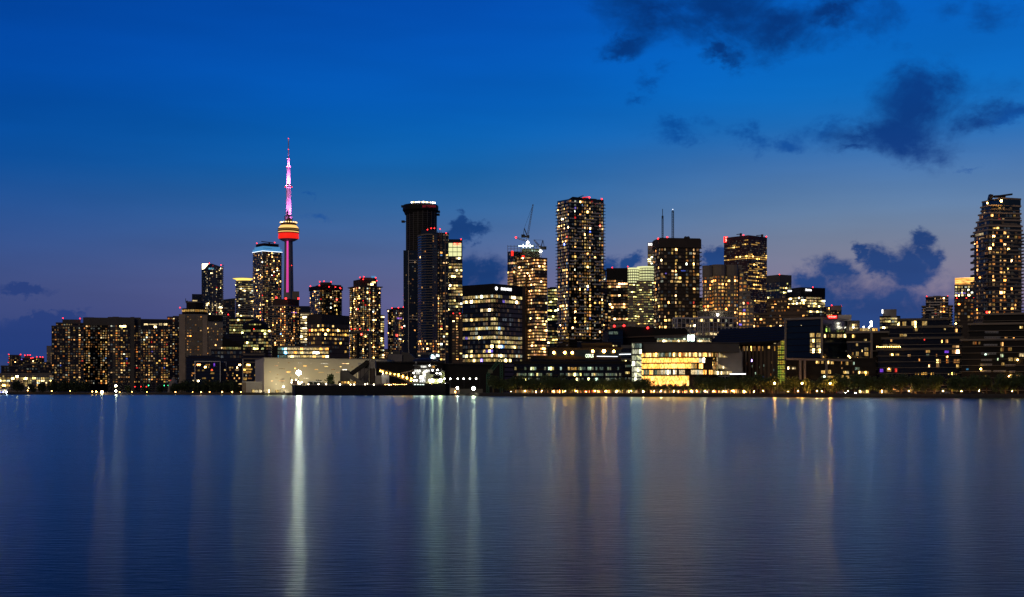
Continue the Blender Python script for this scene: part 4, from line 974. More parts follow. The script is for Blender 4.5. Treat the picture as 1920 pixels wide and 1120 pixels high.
# --- blue glass, lettered offices
fp = C(1437, 1462, 1484, 2350, 45); r = bld('office_tower', 'dark blue glass office with yellow lit floors low down', fp)
block(r, fp, 516, st='glass', lit=.25, skip=12, vis=566, rows={3: .3, 8: .5, 9: .95, 10: .95, 11: .95, 12: .8}, pal='lit_green', slab='wall_darkgrey'); warn(r, [(1461.5, 515)], 2350, 'warning_red_dim')
fp = C(1474, 1502, 1547, 1950, 55); Yt = min(p[1] for p in fp); r = bld('office_tower', 'angular dark office with white lettered signs on two faces and many white lit floors', fp)
block(r, fp, 540, st='office', core='glass_dark', slab='wall_black', lit=.6, pal='lit_office', skip=12, vis=592, z1s=None, rows={0: .3, 2: .8, 4: .7, 5: .9}); 
e = Vector(fp[2])-Vector(fp[1]); text(r, 'Deloitte', 1509.5, 1523, 543.8, 4.2, Yt+3, 'sign_white', rot=math.atan2(e.y, e.x))
e = Vector(fp[1])-Vector(fp[0]); text(r, 'Deloitte', 1474.5, 1487, 545.6, 3.6, Yt+9, 'sign_white', rot=math.atan2(e.y, e.x))
warn(r, [(1524, 538.8)], Yt+3, 'warning_red_dim')
fp = F(1412, 1512, 1310, 32); r = bld('apartment_building', 'brown terraced apartment block stepping up in bands before the dark lettered office', fp, 'building')
for a_, b_, t_, Y_ in ((1438, 1476, 561.5, 1330), (1446, 1512, 572, 1322), (1412, 1516, 588, 1310)):
    block(r, F(a_, b_, Y_, 24), t_, st='balc', core='wall_brown', slab='wall_brown', p=.9, th=1.3, lit=.3, pal='lit_warm', vis=616 if t_ > 580 else 590, fh=3.3, hf=.5)
fp = F(1545, 1579, 1850, 24); r = bld('office_tower', 'small tower with a lit glass top box and two red lamps', fp)
block(r, F(1545, 1577.5, 1850, 24), 576, st='apt', lit=.2, vis=596); block(r, F(1557.5, 1578, 1846, 20), 574.3, b=581, st='office', core='wall_grey', slab='wall_sand', rows={0: 1.0}, fh=4.6, pal='lit_office', name='lit_top')
warn(r, [(1559.5, 572.8), (1577.5, 574)], 1846)
# --- white gridded block
fp = C(1262, 1300, 1381, 1010, 60); Yt = min(p[1] for p in fp)
r = bld('condo_building', 'white gridded block of framed windows behind the long gold lit building', fp, 'building')
for a_, c_, b_, t_, lit_, dy in ((1262, 1270, 1293, 597, .12, 6), (1288, 1318, 1326, 596, .2, 12), (1319, 1330, 1381, 596, .3, 0)):
    q = C(a_, c_, b_, 1010+dy, 60); block(r, q, t_, st='apt', core='glass_dark', slab='wall_white', p=.3, th=.35, mull=1, mw=.4, mp=.5, mullmat='wall_white', fh=3.4, bw=3.4, lit=lit_, pal='lit_office', vis=660, ww=.7, rows={2: .05, 3: .85} if a_ > 1270 else None)
block(r, F(1308, 1374, 1030, 20), 585, b=597, st='apt', core='wall_darkgrey', slab='wall_sand', fh=5, mull=1, bw=2.2, mw=.35, mullmat='wall_sand', lit=0, name='penthouse')
m = MB(); m.ball(P(1345.5, 590.5, 1026), .9, 'lamp_white'); m.build('roof_lamp', r)

# ================================================================== RIGHT END
fp = F(1652, 1687, 1500, 26); r = bld('office_building', 'small lit office with a grey roof box, alone in the sky gap', fp, 'office building')
block(r, F(1649.5, 1670, 1500, 24), 594, st='office', lit=.95, pal='lit_office', vis=618, fh=3.4); block(r, F(1666, 1688, 1506, 24), 594, st='office', lit=.6, pal='lit_office', vis=618, fh=3.4)
block(r, F(1655, 1681, 1504, 20), 580, b=596, st='plain', core='wall_grey', name='penthouse'); m = MB(); m.box(tuple(P(1654.6, 588, 1500)), 1.3, 1, 4.4, 'sign_white'); m.build('sign', r)
fp = F(1735, 1784, 1500, 26); r = bld('condo_tower', 'condo with a maze pattern of pale balcony walls and two red roof lamps', fp)
block(r, F(1736, 1778, 1500, 28), 557, st='apt', core='glass_dark', slab='wall_grey', lit=.3, pal='lit_warm', vis=600, p=.4, bal=.45, balmat='wall_white'); block(r, F(1730, 1785, 1506, 20), 574, st='balc', lit=.35, vis=600, pal='lit_warm', bal=.3, balmat='wall_white'); block(r, F(1750, 1764, 1510, 8), 554.8, b=558, st='plain', core='wall_black', name='penthouse')
W = []; wx(F(1736, 1778, 1500, 28), 0, [(1753, 1756, 586, 589)], 'lit_red', W); place_windows(r, W); warn(r, [(1737.5, 556), (1777, 555.5)], 1500, 'warning_red_dim')
fp = F(1790, 1832, 1450, 26); r = bld('condo_tower', 'tower with glowing cream louvres at its top, beside the tall stepped tower at far right', fp)
block(r, fp, 535, st='balc', core='glass_dark', slab='wall_grey', p=.4, lit=.6, pal='lit_office', vis=560); W = []
for k in range(6): wx(F(1790.5, 1828, 1448, 20), 0, [(1790.5, 1828, 521+k*2.2, 522.2+k*2.2)], 'lit_gold', W)
block(r, F(1790.5, 1828, 1449, 24), 520.5, b=536, st='plain', core='wall_grey', name='louvred_top'); place_windows(r, W)
W = []; wx(fp, 0, [(1793, 1797, 549, 551), (1798, 1803, 548.5, 551), (1804, 1811, 548.5, 551)], 'lit_blue', W); place_windows(r, W)
fp = F(1789.5, 1838, 1350, 26); r = bld('condo_tower', 'dark brown condo of few wide amber windows under the tower with glowing louvres', fp)
block(r, fp, 560, st='balc', core='wall_darkbrown', slab='wall_darkbrown', p=.3, th=.8, lit=.33, pal='lit_warm', vis=605, fh=3.3); warn(r, [(1794, 559.5), (1812, 559), (1826, 559)], 1350, 'warning_red_dim')
# --- tall stepped tower at the far right
Y = 1000; r = bld('condo_tower', 'tall stepped dark tower with jutting terraces and pale slab edges at the far right', F(1827, 1913, Y, 30))
TS = dict(st='balc', core='glass_dark', slab='wall_beige', p=.8, th=.28, pal='lit_warm', vis=598, bal=.35, balmat='wall_sand', fh=3.0)
for k, (a_, t_) in enumerate([(1826.5, 432), (1829, 424), (1832, 413), (1836, 400), (1840, 386)]):
    q = C(a_, 1853+k*1.2, 1914+(k < 2)*1.5-k*.4, Y+k*3, 58); b_ = None if k == 0 else 436
    block(r, q, t_, b=b_, lit=.26 if k == 0 else .08, name='facade', **TS)
q = C(1841.5, 1880, 1914, Y+12, 50); block(r, q, 372.5, b=388, st='balc', core='glass_blue', slab='wall_sand', p=.3, lit=0, name='penthouse', fh=5)
m = MB()
for k in range(26):
    z = ZZ(436+k*6.3, Y); m.box((XX(1917.5, Y+16), Y+16, z), 3.6, 9, .35, 'wall_beige')
    if k % 2: m.box((XX(1825, Y+8), Y+9, z), 1.8, 6, 1.6, 'wall_darkgrey')
m.build('terrace', r)
m = MB(); m.beam(P(1854, 369.5, Y+20), P(1860, 371, Y+20), 4, 'metal_dark'); m.beam(P(1858, 370, Y+20), P(1898, 364.5, Y+20), 1.3, 'metal_dark'); m.beam(P(1864, 369, Y+20), P(1885, 368, Y+20), 1.8, 'metal_dark'); m.beam(P(1875, 369, Y+20), P(1875, 374, Y+20), 2, 'metal_dark'); m.build('roof_crane', r)
m = MB(); m.ball(P(1877.5, 377, Y+8), .9, 'lamp_amber'); m.ball(P(1851, 381, Y+8), .6, 'lamp_amber'); m.build('terrace_lamp', r)
Wt = []; f0 = C(1826.5, 1853, 1915.5, Y, 58)
wx(f0, 0, [(1829, 1844, 438, 443), (1836, 1846, 446, 450), (1847, 1852, 473, 478)], 'lit_apartment', Wt); place_windows(r, Wt)

# ================================================================== THE LONG GOLD LIT BUILDING
Y = 748; r = bld('waterfront_building', 'long building with curved bright gold glass floors and a pale glass stair tower', F(1184, 1392, Y, 50), 'building')
q0_ = F(1203, 1336, Y, 45); pa, pb = Vector(q0_[0]), Vector(q0_[1]); nA = 12; nv = Vector(((pb-pa).y, -(pb-pa).x)).normalized()
arc = [pa.lerp(pb, k/nA)+nv*7.5*math.sin(math.pi*min(1, k/nA*.93+.0)) for k in range(nA+1)]
q = [tuple(p) for p in arc]+[q0_[2], q0_[3]]
m = MB(); m.prism(q, GROUND-.4, ZZ(660.5, Y), 'wall_darkbrown'); m.build('facade', r)
q2 = [tuple(p+nv*1.2) for p in arc]+[F(1336, 1386, Y-1.2, 46)[1], F(1203, 1386, Y-1.2, 46)[2], F(1203, 1386, Y-1.2, 46)[3]]
m = MB(); m.prism(q2, ZZ(660.5, Y), ZZ(642.5, Y), 'wall_darkgrey', top='roof_navy', bottom=True); m.prism(offset(q2, .3), ZZ(644.5, Y), ZZ(643.8, Y), 'metal_dark', bottom=True); m.build('upper_storey', r)
m = MB()
for py in (670.9, 681.6, 692.6, 704.2): m.prism(offset(q, 1.3), ZZ(py, Y)-.22, ZZ(py, Y)+.22, 'wall_darkbrown', bottom=True)
m.build('floor_slab', r)
W = []
def band(x0, x1, y0, y1, pal, step=3.7, gap=.985, pr=1.0):
    """a run of glazing that follows the curved front"""
    for k in range(nA):
        a, c = arc[k], arc[k+1]; u0, u1 = CX+FX*a.x/a.y, CX+FX*c.x/c.y; n_ = max(1, round((u1-u0)/step)); w_ = (u1-u0)/n_
        for j in range(n_):
            x = u0+j*w_
            if x0 <= x+w_/2 <= x1 and R() < pr: 
                t = (c-a).normalized(); L_ = (c-a).length/n_; z0_ = ZZ(y1, Y)
                W.append((a+t*(L_*j+L_*(1-gap)/2), t, L_*gap, z0_, ZZ(y0, Y)-z0_, pal() if callable(pal) else pal))
band(1203, 1230, 662.4, 669.4, lambda: random.choice(('lit_gold', 'lit_office', 'lit_warm')), gap=.9); band(1230, 1290, 662.4, 669.4, lambda: random.choice(('lit_office', 'lit_teal', 'lit_green', 'lit_warm')), gap=.9); band(1290, 1336, 662.4, 669.4, lambda: random.choice(('lit_gold', 'lit_warm', 'lit_office')), gap=.9)
band(1203, 1312, 672, 680.4, 'lit_gold'); band(1312, 1322, 672, 680.4, 'lit_white')
band(1203, 1297, 682.7, 691.4, 'lit_gold'); band(1297, 1308, 682.7, 691.4, 'lit_amber'); band(1309, 1318, 682.7, 691.4, 'lit_gold')
band(1203, 1240, 694.4, 702.4, lambda: random.choice(('lit_cream', 'lit_teal', 'lit_gold')), gap=.8, pr=.85); band(1240, 1284, 694.4, 702.4, 'lit_white', gap=.8, pr=.85); band(1297, 1316, 694.4, 702.4, 'lit_white', gap=.9); band(1316, 1336, 694.4, 702.4, 'lit_gold', gap=.7, pr=.8)
band(1204, 1290, 705.4, 713.8, 'lit_gold'); band(1206, 1290, 714, 724, 'lit_gold')
place_windows(r, W, cap=100)
sq = F(1184.5, 1203, Y-3, 12); W = []
m = MB(); m.prism(sq, GROUND-.4, ZZ(643, Y-3), 'glass_dark'); m.ring(sq, .15, ZZ(643.3, Y-3), ZZ(642.6, Y-3), 'wall_sand')
for py in (654, 666, 676.5, 687.5, 698, 708): m.ring(sq, .16, ZZ(py, Y-3), ZZ(py, Y-3)+.3, 'wall_darkgrey')
m.build('stair_tower', r)
for k, py in enumerate((644.5, 655.2, 667, 677.5, 688.5, 699, 709)):
    for j in range(4): wx(sq, 0, [(1185+j*4.6, 1189.2+j*4.6, py, py+8.8)], 'lit_stair' if k else 'lit_teal', W)
place_windows(r, W)
m = MB()
for k, py in enumerate((667, 677.5, 688.5, 699)): m.beam(P(1194, py+.5, Y-3.6), P(1203, py+6.5, Y-3.6), .7, 'crown_lime')
m.build('stair_flight', r)
# the atrium and the sweeping grey wall
at = F(1317, 1347, Y+1, 30); m = MB(); m.prism(at, GROUND-.4, ZZ(660.5, Y), 'wall_darkbrown')
m.build('atrium', r); W = []
for j in range(7):
    for k in range(5):
        pal = random.choice(('lit_cream', 'lit_warm', 'lit_amber', 'lit_brown', 'lit_office'))
        if R() < .82 and 1319+j*4 > 1318: wx(F(1324, 1347, Y-.6, 30), 0, [(1324.3+j*3.2, 1327+j*3.2, 662.2+k*8.2, 669.4+k*8.2)], pal, W)
place_windows(r, W)
m = MB(); m.beam(P(1322, 683, Y-1.5), P(1330, 682, Y-1.5), .8, 'wall_darkbrown'); m.beam(P(1330, 682, Y-1.5), P(1340, 674.5, Y-1.5), .8, 'wall_darkbrown'); m.build('ramp', r)
plate(r, [(1346.5, 691.5), (1346.5, 671), (1364.5, 671), (1346.5, 659.8), (1346.5, 645.5), (1375, 647), (1386, 652.5), (1391.5, 662), (1392, 700), (1380, 701)][::-1], Y-2, 20, 'wall_grey', 'curved_wall')
W = []
for j in range(7): 
    x = 1347.5+j*2.5; wx(F(1346, 1366, Y-2.6, 6), 0, [(x, x+2, 662.4+j*1.25, 670.4)], 'lit_cream', W); 
    x = 1347.5+j*2.6; wx(F(1346, 1366, Y-2.6, 6), 0, [(x, x+2, 683.6+j*1.2, 691)], 'lit_cream', W)
for j in range(14): wx(F(1340, 1372, Y-3, 6), 0, [(1340+j*2.3, 1341.9+j*2.3, 696.5, 702.5)], 'lit_cream', W)
place_windows(r, W)
m = MB(); m.beam(P(1368.5, 701.8, Y-8), P(1398, 701.8, Y-8), .75, 'sign_white'); m.build('canopy_light', r)
m = MB(); m.prism(F(1340, 1400, Y-9, 18), ZZ(703.6, Y), ZZ(702.8, Y), 'wall_darkgrey', bottom=True); 
for x in (1352, 1372, 1396): m.beam(P(x, 703.5, Y-8), P(x, 738, Y-8), .5, 'wall_darkgrey')
m.build('canopy', r)
# roof pavilion and its two screens
Y = 775; r = bld('pavilion', 'low glazed roof pavilion lit inside, on top of the long gold lit building', F(1231, 1332, Y, 16), 'pavilion')
q = F(1231, 1332, Y, 16); block(r, q, 632.5, st='plain', core='glass_dark', slab='wall_darkgrey', fh=50, p=1.2, th=.5, name='glass_hall'); W = []
for j in range(28):
    x = 1232+j*3.55
    if not 1286 < x < 1304: wx(q, 0, [(x, x+3.1, 634.3, 637.6)], 'lit_teal', W); wx(q, 0, [(x, x+3.1, 637.8, 641.2)], 'lit_cream' if R() < .7 else 'lit_teal', W)
place_windows(r, W)
for a_, b_ in ((1289.5, 1292.6), (1295.2, 1301.8)):
    m = MB(); m.box(tuple(P((a_+b_)/2, 640, 772)), (b_-a_)/FX*772, .8, 12/FX*772, 'screen_mint'); m.build('lit_screen', r)
# dark arena hall behind
Y = 960; r = bld('arena_hall', 'long black curved roofed hall with red lamps, above the grey lettered office', F(1140, 1290, Y, 50), 'hall')
pts = [(1140, 660), (1140, 619), (1150, 615.5), (1165, 613.2), (1182, 612.5), (1200, 613.5), (1240, 615.3), (1286, 616), (1289, 619), (1289, 660)]
plate(r, pts[::-1], Y, 60, 'wall_black', 'hall_body'); warn(r, [(1151.8, 611.8), (1170, 611), (1214.5, 615)], Y-1, r=1.0)
m = MB(); m.beam(P(1140, 634, Y-1), P(1289, 628, Y-1), .8, 'wall_brown'); m.build('roof_edge', r)
q = F(1141, 1168, Y-14, 12); block(r, q, 619.5, st='glass', lit=.45, pal='lit_teal', name='glass_annex', vis=636, fh=3.2)
fp = F(1144, 1192, 1200, 30); r = bld('office_building', 'pale grey low box with plain band windows behind the black curved hall', fp, 'building'); block(r, fp, 604.5, st='office', core='wall_grey', slab='wall_sand', lit=0, fh=3.4, th=1.6, p=.2)
m = MB(); m.prism(F(1142, 1175, 1199, 20), ZZ(607, 1199), ZZ(604, 1199), 'wall_sand', z1s=[ZZ(606, 1199), ZZ(603.4, 1199), ZZ(603.4, 1199), ZZ(606, 1199)]); m.build('roof_edge', r)
# lettered office on the quay
Y = 800; fp = F(963, 1185, Y, 50); r = bld('office_building', 'long dark glass office with small glowing roof letters, beside the pale stair tower', fp, 'office building')
block(r, F(963, 1185, Y, 50), 680, st='office', core='glass_dark', slab='wall_black', lit=0, fh=3.6, p=.3); block(r, F(996, 1184, Y+6, 44), 671, b=681, st='office', core='glass_dark', slab='wall_black', lit=0, p=.4, fh=3)
block(r, F(1030, 1165, Y+12, 40), 655, b=672, st='plain', core='glass_blue', slab='wall_black', fh=5, name='rear_storey'); block(r, F(1165, 1185, Y-1, 40), 650, st='office', core='glass_dark', slab='wall_darkgrey', lit=0, fh=3.6, name='end_bay')
block(r, F(1090, 1148, Y+16, 30), 643, b=656, st='plain', core='wall_black', name='penthouse')
W = []
for row, (y0, y1) in enumerate([(688.5, 694), (700, 705), (709, 714)]):
    x = 965
    while x < 1164:
        if R() < (.75 if row == 1 else .5): wx(F(963, 1165, Y-.4, 50), 0, [(x, x+3.2, y0, y1)], random.choice(('lit_teal', 'lit_teal', 'lit_teal', 'lit_green', 'lit_office')) if x < 1115 else 'lit_teal', W)
        x += 3.7
for row, y0 in enumerate((676, 684.5, 697, 708)):
    x = 1166
    while x < 1182:
        if R() < .85: wx(F(1165, 1185, Y-1.4, 50), 0, [(x, x+2.6, y0, y0+4)], 'lit_green' if row in (0, 2) else 'lit_teal', W)
        x += 3
wx(F(963, 1165, Y-.4, 50), 0, [(1070, 1077, 689, 694), (1077.5, 1081, 689, 694)], 'lit_amber', W)
x = 1000
while x < 1160:
    if R() < .55: wx(F(996, 1184, Y+5.5, 44), 0, [(x, x+2, 679, 682)], random.choice(('lit_office', 'lit_teal', 'lit_cyan')), W)
    x += 2.8
place_windows(r, W)
text(r, 'CORUS', 1097.8, 1112.8, 667.4, 6.4, Y+3, 'sign_green')
m = MB(); m.beam(P(1119, 668.3, Y+4), P(1158, 668.8, Y+4), .35, 'crown_white'); m.beam(P(1161, 664.8, Y-2), P(1183, 664.3, Y-2), .4, 'crown_white'); m.build('light_strip', r)
fp = F(1004, 1130, 900, 24); r = bld('apartment_building', 'low black building with a row of six orange lamps on its dark wall', fp, 'building'); block(r, F(1026, 1135, 905, 24), 654, st='plain', core='wall_black', slab='wall_black'); block(r, F(1082, 1165, 915, 24), 641, st='plain', core='glass_dark')
for x, y in ((1038.5, 661.5), (1059, 661.5), (1073, 661.5), (1111.5, 658.8), (1132.5, 658.5), (1151, 659)):
    m = MB(); m.ball(P(x, y, 798+6), .75 if x != 1132.5 else 1.0, 'lamp_orange'); m.beam(P(x, y, 804), P(x, y+14, 806), .3, 'metal_dark'); m.build('wall_lamp', r)
W = []; wx(F(1082, 1165, 914, 24), 0, [(1117, 1120, 645, 649), (1121, 1124, 645, 649), (1125, 1131, 646, 649.5)], 'lit_cream', W); wx(F(1082, 1165, 914, 24), 0, [(1137+j*3, 1139+j*3, 647.5, 649.5) for j in range(7)], 'lit_office', W); place_windows(r, W)

# ================================================================== BROWN COLUMNED HALL WITH BIG SLOPING ROOF
Y = 772; r = bld('market_hall', 'brown columned hall under a huge dark sloping roof, right of the gold lit building', F(1370, 1470, Y, 40), 'hall')
q = F(1368, 1471, Y, 36); m = MB(); m.prism(q, GROUND-.4, ZZ(645, Y), 'wall_darkbrown'); m.build('facade', r)
m = MB()
for x in (1392.5, 1398.5, 1405.5, 1412, 1420, 1427, 1434, 1441.5, 1449, 1454.5): m.beam(P(x, 653+(x-1392)*.02, Y-1), P(x, 738, Y-1), 1.3 if int(x) % 2 else .8, 'wall_sand' if x < 1400 else 'wall_brown')
m.beam(P(1372, 646.5, Y-1), P(1470, 645, Y-1), 1.0, 'wall_brown'); m.build('column', r)
W = []
for x, w_ in ((1379, 1.6), (1383.5, 3.6), (1393, 4.4), (1400, 2), (1407.5, 1.8), (1412.5, 4), (1421.5, 4.6), (1429, 1.8), (1440, 3.4), (1451.5, 2)): wx(q, 0, [(x, x+w_, 649.5, 658)], 'lit_apartment' if w_ > 2 else 'lit_amber', W)
for k in range(28):
    x = 1393+R()*60; y = 662+R()*46; wx(q, 0, [(x, x+1.5, y, y+4)], random.choice(('lit_warm', 'lit_teal', 'lit_teal', 'lit_blue')), W)
for k in range(16): wx(q, 0, [(1370+k*5.4, 1372.5+k*5.4+R()*2, 641.6+.0, 644.8)], random.choice(('lit_warm', 'lit_cyan', 'lit_cream', 'lit_warm')), W) if R() < .75 else None
keep = []
for k in W:
    if all((k[0]-z[0]).length > max(k[2], z[2])*1.1 or abs(k[3]-z[3]) > max(k[4], z[4])*1.05 for z in keep): keep.append(k)
block(r, F(1368, 1471, Y+.3, 36), 641, b=646, st='plain', core='glass_dark', name='clerestory'); place_windows(r, keep)
m = MB(); a, b_, c, d = P(1329, 646, Y-3), P(1476, 638.5, Y-3), P(1476, 611, Y+34), P(1352, 617.5, Y+34)
th = Vector((0, 0, 1.2))
for v in (a, b_, c, d, a-th, b_-th, c-th*6, d-th*6): m.v.append(tuple(v))
m.face((0, 1, 2, 3), 'roof_navy'); m.face((4, 5, 1, 0), 'wall_black'); m.face((5, 6, 2, 1), 'wall_black'); m.face((6, 7, 3, 2), 'wall_black'); m.face((7, 4, 0, 3), 'wall_black'); m.face((7, 6, 5, 4), 'wall_black')
for k in range(6):
    f = k/6; u, v = a.lerp(d, f), b_.lerp(c, f); m.beam(u+Vector((0, -.05, .25)), v+Vector((0, -.05, .25)), .25, 'metal_dark')
m.build('roof', r)
# green lattice column
Y = 720; r = bld('stair_tower', 'tall stair column of glowing green and amber lattice panels', F(1457.5, 1475, Y, 8), 'stair tower')
mt = bpy.data.materials.new('lattice_glow'); mt.use_nodes = True; MATS['lattice_glow'] = mt; nt = mt.node_tree; L = nt.links; b = nt.nodes['Principled BSDF']
tc = nn(nt, 'ShaderNodeTexCoord'); vo = nn(nt, 'ShaderNodeTexVoronoi'); vo.inputs['Scale'].default_value = 1.1; vo.inputs['Randomness'].default_value = .15; L.new(tc.outputs['Object'], vo.inputs['Vector'])
mr = nn(nt, 'ShaderNodeMapRange'); L.new(vo.outputs['Distance'], mr.inputs[0]); mr.inputs[1].default_value = .5; mr.inputs[2].default_value = .3; mr.inputs[4].default_value = .6
oi = nn(nt, 'ShaderNodeObjectInfo'); cr = nn(nt, 'ShaderNodeValToRGB'); e = cr.color_ramp.elements; e[0].color = (.35, .6, .06, 1); e[1].color = (1, .5, .05, 1); e.new(.5).color = (.8, .75, .08, 1)
no = nn(nt, 'ShaderNodeTexNoise'); no.inputs['Scale'].default_value = .35; L.new(tc.outputs['Object'], no.inputs['Vector']); L.new(no.outputs[0], cr.inputs[0]); cr.color_ramp.elements[0].position = .35; cr.color_ramp.elements[2].position = .65
L.new(cr.outputs[0], b.inputs['Emission Color']); L.new(mr.outputs[0], b.inputs['Emission Strength']); b.inputs['Base Color'].default_value = (.02, .02, .02, 1)
m = MB(); m.prism(F(1457, 1475.5, Y, 8), GROUND-.4, ZZ(640, Y), 'wall_darkgrey', z1s=[ZZ(644, Y), ZZ(632, Y), ZZ(632, Y), ZZ(644, Y)]); m.build('core', r)
for k in range(9):
    y = 639.2+k*9.1; m = MB(); a, b_ = P(1458+(0 if k else 6), y+7.4, Y-.5), P(1471.8 if k > 3 else 1472.5, y+7.4, Y-.5); m.beam((a+b_)/2, (a+b_)/2+Vector((0, 0, 7.2/FX*Y)), (b_-a).length, 'lattice_glow', .3); m.build('lattice_panel', r)
# ================================================================== BLUE GLASS BLOCK WITH RED LETTERS
Y = 690; fp = C(1475, 1540, 1588, Y+14, 28); r = bld('condo_building', 'dark blue framed glass block with a glowing red lettered sign on its roof', fp, 'building')
block(r, fp, 597.5, b=676, st='glass', core='glass_blue', slab='glass_dark', lit=0, fh=3.4, p=.2, name='upper_block'); Yt = min(p[1] for p in fp)
q0, q1, q2_ = [Vector(p) for p in fp[:3]]; m = MB()
o_ = [Vector(p) for p in offset(fp, .5)]; zt, zb = ZZ(596.5, Yt), ZZ(674, Yt)
for a, c in ((o_[0], o_[1]), (o_[1], o_[2])):
    for z in (zt, zb): m.beam((*a, z), (*c, z), 1.1, 'wall_grey')
for a in o_[:3]: m.beam((*a, zt+.5), (*a, zb-.5), 1.0, 'wall_grey')
m.build('frame', r)
W = []
for k in range(4):
    for j in range(2):
        for h in range(2): wx(fp, 0, [(1519+j*12+h*4.4, 1523+j*12+h*4.4, 625+k*9.8, 632.3+k*9.8)], 'lit_apartment' if k == 2 else 'lit_gold2', W)

for x, w_ in ((1545, 3), (1552, 2), (1558, 4), (1562.5, 3.5), (1569, 5), (1574.6, 5), (1582, 4)): wx(fp, 1, [(x, x+w_, 627, 633)], random.choice(('lit_gold2', 'lit_office', 'lit_warm')), W)
for k in range(22): x = 1545+R()*38; wx(fp, 1, [(x, x+2.2, 613+R()*8-.0, 623)], 'lit_foliage', W) if k % 3 == 0 else None

for (x, y, w_) in ((1549, 611, 1.5), (1573, 612, 1.5), (1502, 610, 1.2), (1528, 671, 1.2), (1571, 671, 1.2)): wx(fp, 0 if x < 1540 else 1, [(x, x+w_, y, y+1.6)], 'lit_cream', W)
keep = []
for k in W:
    if all((k[0]-z[0]).length > max(k[2], z[2])*1.02 or abs(k[3]-z[3]) > max(k[4], z[4])*.9 for z in keep): keep.append(k)
place_windows(r, keep)
block(r, F(1507, 1556, Yt+8, 16), 592, b=597, st='plain', core='wall_black', name='penthouse')
m = MB(); c = P(1560.5, 597.2, Yt+4); m.box(tuple(c), 17/FX*Yt, .6, 5.4/FX*Yt, 'sign_red', -.1); m.build('sign_panel', r); text(r, 'Artscape', 1553.3, 1567.8, 594.4, 3.6, Yt+3.4, 'sign_pink')
fp2 = F(1474, 1642, Y, 40); block(r, fp2, 674.5, st='apt', core='wall_black', slab='wall_black', lit=0, fh=3.6, name='podium', vis=720)
m = MB()
for p_, q_ in (((1474, 673.4), (1643, 677)), ((1500.5, 675), (1500.5, 712)), ((1509, 675), (1509, 712)), ((1549.5, 674), (1549.5, 710)), ((1629, 677), (1629, 706))): m.beam(P(*p_, Y-2), P(*q_, Y-2), 1.0, 'wall_grey')
m.build('podium_frame', r); W = []
for (x, y, w_, h_, pl) in [(1477, 688, 4.5, 4.5, 'lit_cream'), (1485, 688, 7, 4.5, 'lit_cream'), (1530, 677, 6, 5, 'lit_gold2'), (1540, 677, 4, 5, 'lit_gold2'), (1552, 677, 4.5, 5.5, 'lit_gold2'), (1558, 678, 5, 5, 'lit_gold2'), (1586, 678.5, 4.5, 6, 'lit_gold2'), (1577, 678, 1.5, 5, 'lit_warm'), (1599, 679, 3, 5, 'lit_teal'), (1603.5, 688, 8, 6, 'lit_teal'), (1540, 695, 7.5, 7, 'lit_gold2'), (1552, 694, 6, 7, 'lit_gold2'), (1581, 696, 5, 6, 'lit_gold2'), (1586.5, 696, 5, 6, 'lit_cream'), (1599, 696, 2, 4, 'lit_warm'), (1608.5, 696.5, 4, 4.5, 'lit_gold2'), (1615, 696.5, 6, 5, 'lit_gold2'), (1621.5, 696.5, 7, 7, 'lit_amber'), (1552, 705, 12, 4.5, 'lit_amber'), (1577, 704, 5, 5, 'lit_gold2'), (1586, 705, 6, 5, 'lit_gold2'), (1540, 705, 8, 4, 'lit_teal'), (1578, 688, 2, 4, 'lit_warm'), (1610, 714, 3, 6, 'lit_teal'), (1588, 713, 3, 5, 'lit_warm')]: wx(fp2, 0, [(x, x+w_*.46, y, y+h_), (x+w_*.52, x+w_, y, y+h_)], pl, W)
place_windows(r, W)
block(r, F(1572, 1596, 735, 8), 593.5, b=613, st='plain', core='wall_white', slab='wall_white', name='roof_box')
# ================================================================== TERRACED CONDOS TO THE RIGHT
Y = 720; fp = F(1588, 1668, Y, 34); r = bld('condo_building', 'mid rise condo with lamp lit roof terraces and a thin pale fin', fp, 'condo', 'terraced condos on the right quay')
block(r, fp, 622, st='balc', core='wall_black', slab='wall_grey', fh=10, th=.7, p=.8, lit=0, name='facade', cap=.3); block(r, F(1588, 1612, Y+8, 20), 601, b=623, st='plain', core='wall_darkgrey', name='penthouse'); block(r, F(1588, 1634, Y-8, 12), 641, st='plain', core='glass_dark', slab='wall_grey', fh=9, name='lower_wing', cap=.3)
W = []
for (x, y, w_, h_, pl) in [(1598, 608, 4, 4, 'lit_cream'), (1603, 608, 3.5, 3.5, 'lit_gold2'), (1588, 613, 11, 7, 'lit_cream'), (1600, 614.5, 9, 2.5, 'lit_cream')]: wx(F(1588, 1614, Y+7.6, 20), 0, [(x, x+w_*.48, y, y+h_), (x+w_*.52, x+w_, y, y+h_)], pl, W)
for (x, y, w_, h_, pl) in [(1598, 628, 5, 5.5, 'lit_gold2'), (1620, 636, 5, 3.5, 'lit_office'), (1632, 637, 4, 3, 'lit_office')]: wx(fp, 0, [(x, x+w_*.48, y, y+h_), (x+w_*.52, x+w_, y, y+h_)], pl, W)
for (x, y, w_, h_, pl) in [(1605, 644, 3.5, 5, 'lit_gold2'), (1621, 652, 7, 6, 'lit_office'), (1605, 660, 5, 7, 'lit_gold2'), (1616, 656, 1.5, 4, 'lit_cream'), (1621, 660.5, 7, 7, 'lit_gold2'), (1598, 661, 2, 5, 'lit_warm')]: wx(F(1588, 1634, Y-8.4, 12), 0, [(x, x+w_*.48, y, y+h_), (x+w_*.52, x+w_, y, y+h_)], pl, W)
place_windows(r, W)
q = F(1612, 1646, Y+10, 14); block(r, q, 615, b=622, st='plain', core='wall_darkgrey', name='terrace_room'); W = []
for x in (1612.5, 1617, 1621.5, 1626, 1636, 1641): wx(q, 0, [(x, x+4, 615.6, 620.8)], 'lit_amber', W)
place_windows(r, W)
